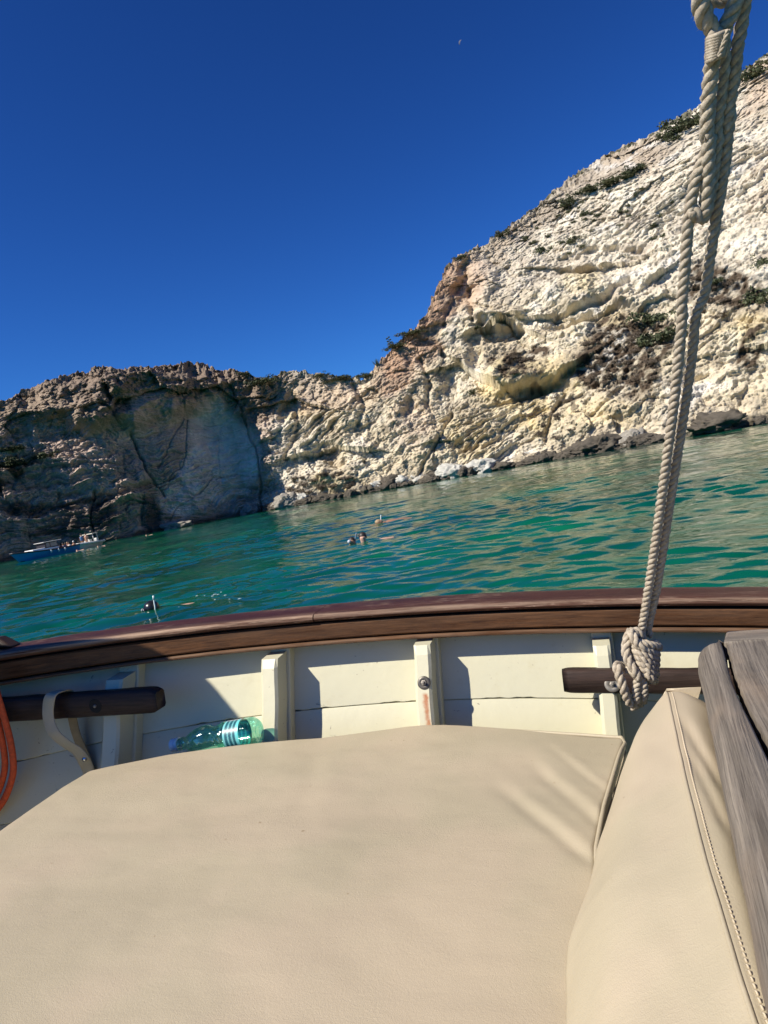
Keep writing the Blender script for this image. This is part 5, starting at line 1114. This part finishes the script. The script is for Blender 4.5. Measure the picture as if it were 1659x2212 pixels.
for i_ in range(105):
    u_ = g.uniform(590, 1440); dark = g.random() < .72
    if 900 < u_ < 1080 and g.random() < .55: dark = False
    s = g.uniform(.45, 1.15)*(1.08 if 1080 < u_ < 1440 else .95); p_ = shore_pt(u_, g.uniform(.3, 1.9) if dark else g.uniform(-1.6, .6))
    mt = MDK if dark else (MWH if g.random() < .35 else MTN); zc = s*.15 if dark else s*.55
    seg = 'left of the white rockfall' if u_ < 860 else ('in front of the white rockfall' if u_ < 1080 else ('just right of the white rockfall' if u_ < 1240 else 'between the brown slope and the rope'))
    lb = f'small dark wet rock in the waterline row {seg}' if dark else ('pale block in the scatter of fallen stones behind the waterline' if mt is MWH else 'tan block in the scatter of fallen stones behind the waterline')
    gp = ('small dark rocks '+seg) if dark else ('pale fallen blocks' if mt is MWH else 'tan fallen blocks')
    boulder((p_[0], p_[1], zc), (s*g.uniform(.9, 1.6), s*.9, s*g.uniform(.6, .95)), mt, lb, int(g.integers(0, 7)), g.uniform(-.8, .8), gp)
for i_ in range(60):                                    # the white rockfall
    u_ = g.normal(975, 55); hgt = abs(g.normal(0, 1.0)); s = g.uniform(.35, .95); p_ = shore_pt(u_, -.6-hgt*1.3)
    boulder((p_[0], p_[1], s*.4+hgt*1.0), (s*1.2, s, s*.8), MWH if g.random() < .7 else MGR, 'angular block in the white rockfall heap', int(g.integers(0, 7)), g.uniform(-1, 1), 'blocks of the white rockfall')

# ------------------------------------------------------------------ bushes on the cliff
def m_leaf(name, a, b):
    t = NT(name); v_ = t.coord(); n = t.noise(v_, 2.5, 4, .6); c = t.ramp(n, [(.3, a), (.7, b)]); return t.out(c, .7)
LGR = m_leaf('dark_green_leaves', (.022, .034, .012), (.085, .095, .036)); LBR = m_leaf('dry_brown_leaves', (.075, .055, .038), (.17, .13, .09)); WOODY = plain('woody_stem', (.09, .07, .05), .9)
def bushmesh(seed, n=1100, leaf=.10):
    g = np.random.default_rng(seed); C_ = g.normal(size=(26, 3))*[.42, .42, .24]; C_[:, 2] = np.abs(C_[:, 2])+.1; k_ = g.integers(0, 26, n)
    d = g.normal(size=(n, 3)); d /= np.linalg.norm(d, axis=1)[:, None]; p_ = C_[k_]+d*.24*g.uniform(.6, 1.0, (n, 1)); p_[:, 2] = np.abs(p_[:, 2])
    a = g.normal(size=(n, 3)); a /= np.linalg.norm(a, axis=1)[:, None]; b = np.cross(a, d); b /= np.linalg.norm(b, axis=1)[:, None]+1e-9; a *= leaf*.5; b *= leaf*.5
    V = np.stack([p_-a-b*.6, p_+a-b*.6, p_+a+b*.6, p_-a+b*.6], 1).reshape(-1, 3); return V, np.arange(4*n).reshape(-1, 4)
BP = {}
for k_ in range(4):
    for mt in (LGR, LBR): V, Fc = bushmesh(k_+40, 1100 if mt is LGR else 700); BP[(k_, mt.name)] = (V, Fc)
BS = {}
def bush(u_, v_, wpx, hpx, mt, label, k_, group=None, drop=.35):
    p_ = on_cliff(u_, v_); dep = (p_-EYE)@F_; w, h = wpx*dep/FPX/1.25, hpx*dep/FPX/.95
    root = empty('shrub', (p_[0], p_[1]-.0, p_[2]-h*drop), label, 'shrub', group, rz=k_*1.3); key = (k_ % 4, mt.name)
    if key not in BS:
        V, Fc = BP[key]; fo = obj('foliage', V, Fc, mt, None, smooth=False); BS[key] = [fo, None]; mb = MB()
        g = np.random.default_rng(k_)
        for _ in range(5): a = g.uniform(0, 6.28); mb.tube(np.array([(0, 0, -.25), (.1*math.cos(a), .1*math.sin(a), .15), (.35*math.cos(a), .35*math.sin(a), .42)]), [.04, .03, .012], 5)
        st = mb.build('stem', WOODY); BS[key][1] = st
    else:
        fo, st = [o.copy() for o in BS[key]]; COL.objects.link(fo); COL.objects.link(st)
    for o in (fo, st): o.parent = root; o.matrix_parent_inverse = Matrix.Identity(4); o.location = (0, 0, 0)
    root.scale = (w, w*.8, h); return root
G = [(1485, 262, 70, 40, 'dense green shrub on the crest just left of the rope top'), (1440, 288, 40, 26, 'dark shrub below the crest bush left of the rope'), (1330, 388, 90, 22, 'long dark green thicket on the ledge below the crest'), (1385, 362, 50, 20, 'upper end of the ledge thicket, separate dark clump'), (1268, 408, 55, 20, 'lower end of the ledge thicket, low dark clump'), (1228, 434, 34, 24, 'round green shrub just below the crest line, left of the ledge thicket'), (1262, 458, 26, 20, 'small dark shrub below the round one by the crest'),
     (1168, 540, 30, 26, 'green shrub on the white streaked face, left of the middle'), (1238, 515, 34, 22, 'green shrub on the upper face right of the white streak'), (1398, 690, 74, 50, 'olive shrub at the top of the brown scrub slope'), (1425, 722, 100, 50, 'largest dark green shrub on the brown scrub slope beside the rope'), (1625, 645, 80, 52, 'big dark green shrub at the right edge behind the rope'), (1650, 565, 40, 34, 'green shrub at the right edge, above the big one'), (1545, 608, 34, 20, 'small shrub right of the rope above the brown slope'),
     (1625, 160, 90, 40, 'green thicket on the crest at the right edge, beyond the rope top'), (1455, 300, 40, 20, 'flat shrub under the crest bush'), (30, 1000, 60, 24, 'green shrub on the left terrace at the picture edge'), (95, 985, 50, 22, 'green shrub on the left terrace beside the pale patch'), (25, 968, 50, 18, 'dark shrub at the top of the left terrace'), (565, 823, 55, 18, 'dark shrubs in the dip of the skyline above the shaded wall'), (525, 806, 24, 10, 'small dark shrub on the skyline left of the dip'), (1080, 505, 34, 16, 'dark shrub on the skyline at the lower part of the ridge'), (995, 556, 24, 12, 'small shrub on the skyline above the pink crag'),
     (860, 745, 50, 14, 'low green shrub on the ridge beside the tall flower stalk'), (890, 715, 44, 14, 'low green shrub on the ridge above the flower stalk'), (1020, 845, 18, 14, 'small dark shrub on the lower face left of the overhang'), (1030, 712, 16, 12, 'tiny dark shrub beside the cream bulge'), (745, 815, 60, 12, 'long low shrub on the saddle of the skyline'), (690, 808, 30, 9, 'small shrub on the saddle, left of the long one'), (790, 812, 34, 12, 'small shrub on the saddle at the foot of the ridge')]
for i_, (u_, v_, w, h, lb) in enumerate(G): bush(u_, v_, w, h, LGR, lb, i_)
g = np.random.default_rng(8); cnt = 0
for (cx, cy, rx, ry, n, mt, lb, gp) in [(1340, 775, 95, 75, 46, LBR, 'dry brown tuft on the brown scrub slope', 'dry tufts on the brown slope'), (700, 1050, 90, 32, 34, LBR, 'dry dark tuft on the rock hump left of the rockfall', 'dry tufts on the rock hump'), (1200, 500, 80, 60, 14, LGR, 'small dark tuft on the face below the round crest shrub', 'small tufts near the white streak'), (1310, 430, 90, 50, 14, LGR, 'small dark tuft on the face below the ledge thicket', 'small tufts below the ledge thicket'), (1400, 480, 70, 80, 12, LGR, 'small dark tuft just left of the rope on the upper face', 'small tufts left of the rope'), (1560, 640, 80, 50, 22, LBR, 'dry brown tuft right of the rope', 'dry tufts right of the rope'),
                                (1120, 785, 60, 20, 14, LBR, 'dry brown tuft on the ledge above the overhang', 'dry tufts above the overhang'), (1200, 900, 60, 50, 12, LBR, 'dry tuft on the yellow lower face', 'dry tufts on the lower face')]:
    for _ in range(n):
        a, r = g.uniform(0, 6.28), math.sqrt(g.random()); bush(cx+rx*r*math.cos(a)*1.0, cy+ry*r*math.sin(a)-.0*rx, g.uniform(8, 20)*(1.25 if mt is LBR else .9), g.uniform(6, 12)*(1.2 if mt is LBR else .9), mt, lb, int(g.integers(0, 4)), gp); cnt += 1
# agave stalk and rosette on the ridge
p_ = on_cliff(852, 757)+np.array([0, .4, -.2]); top_ = pd(837, 729, (p_-EYE)@F_); base = p_-np.array([0, 0, .3])
ag = empty('century_plant', tuple(base), 'tall century plant flower stalk leaning against the sky on the ridge', 'plant')
st = spline(np.array([base, base*.5+top_*.5+[.05, 0, 0], top_]), n=10); mb = MB(); mb.tube(st, np.linspace(.055, .03, len(st)), 6); mb.build('stalk', plain('green_stalk', (.05, .07, .04), .7), ag)
LG2 = plain('dark_flower_clusters', (.02, .035, .015), .8)
for i_ in range(9):
    t_ = .42+.56*i_/8; c_ = base+(top_-base)*t_; s_ = (-1)**i_; tip = c_+WX*s_*(.38-.2*t_)+UZ*.08; mb = MB(); mb.tube(np.array([c_, tip]), .018, 4)
    V, Fc = ellip(tip, (.17, .13, .11), n=8); V += (.04*perlin(V*9))[:, None]; mb.add(V, Fc); mb.build('flower_cluster', LG2, ag)
p_ = on_cliff(816, 786); mb = MB(); g = np.random.default_rng(2)
for i_ in range(26):
    a = i_*2.4; el = R_(g.uniform(15, 80)); d = np.array([math.cos(a)*math.cos(el), math.sin(a)*math.cos(el), math.sin(el)]); s = np.cross(d, UZ); s /= np.linalg.norm(s)+1e-9
    c_ = p_-UZ*.2; mb.add([c_-s*.06, c_+s*.06, c_+d*.6+s*.05, c_+d*1.15, c_+d*.6-s*.05, c_+d*.5-UZ*.02], [(0, 1, 2, 5), (0, 5, 4), (5, 2, 3), (5, 3, 4)])
ro = mb.build('agave', plain('agave_leaf', (.07, .11, .07), .6), None, smooth=False, org=p_); tag(ro, 'spiky agave rosette on the ridge skyline, lower left of the flower stalk', 'plant')
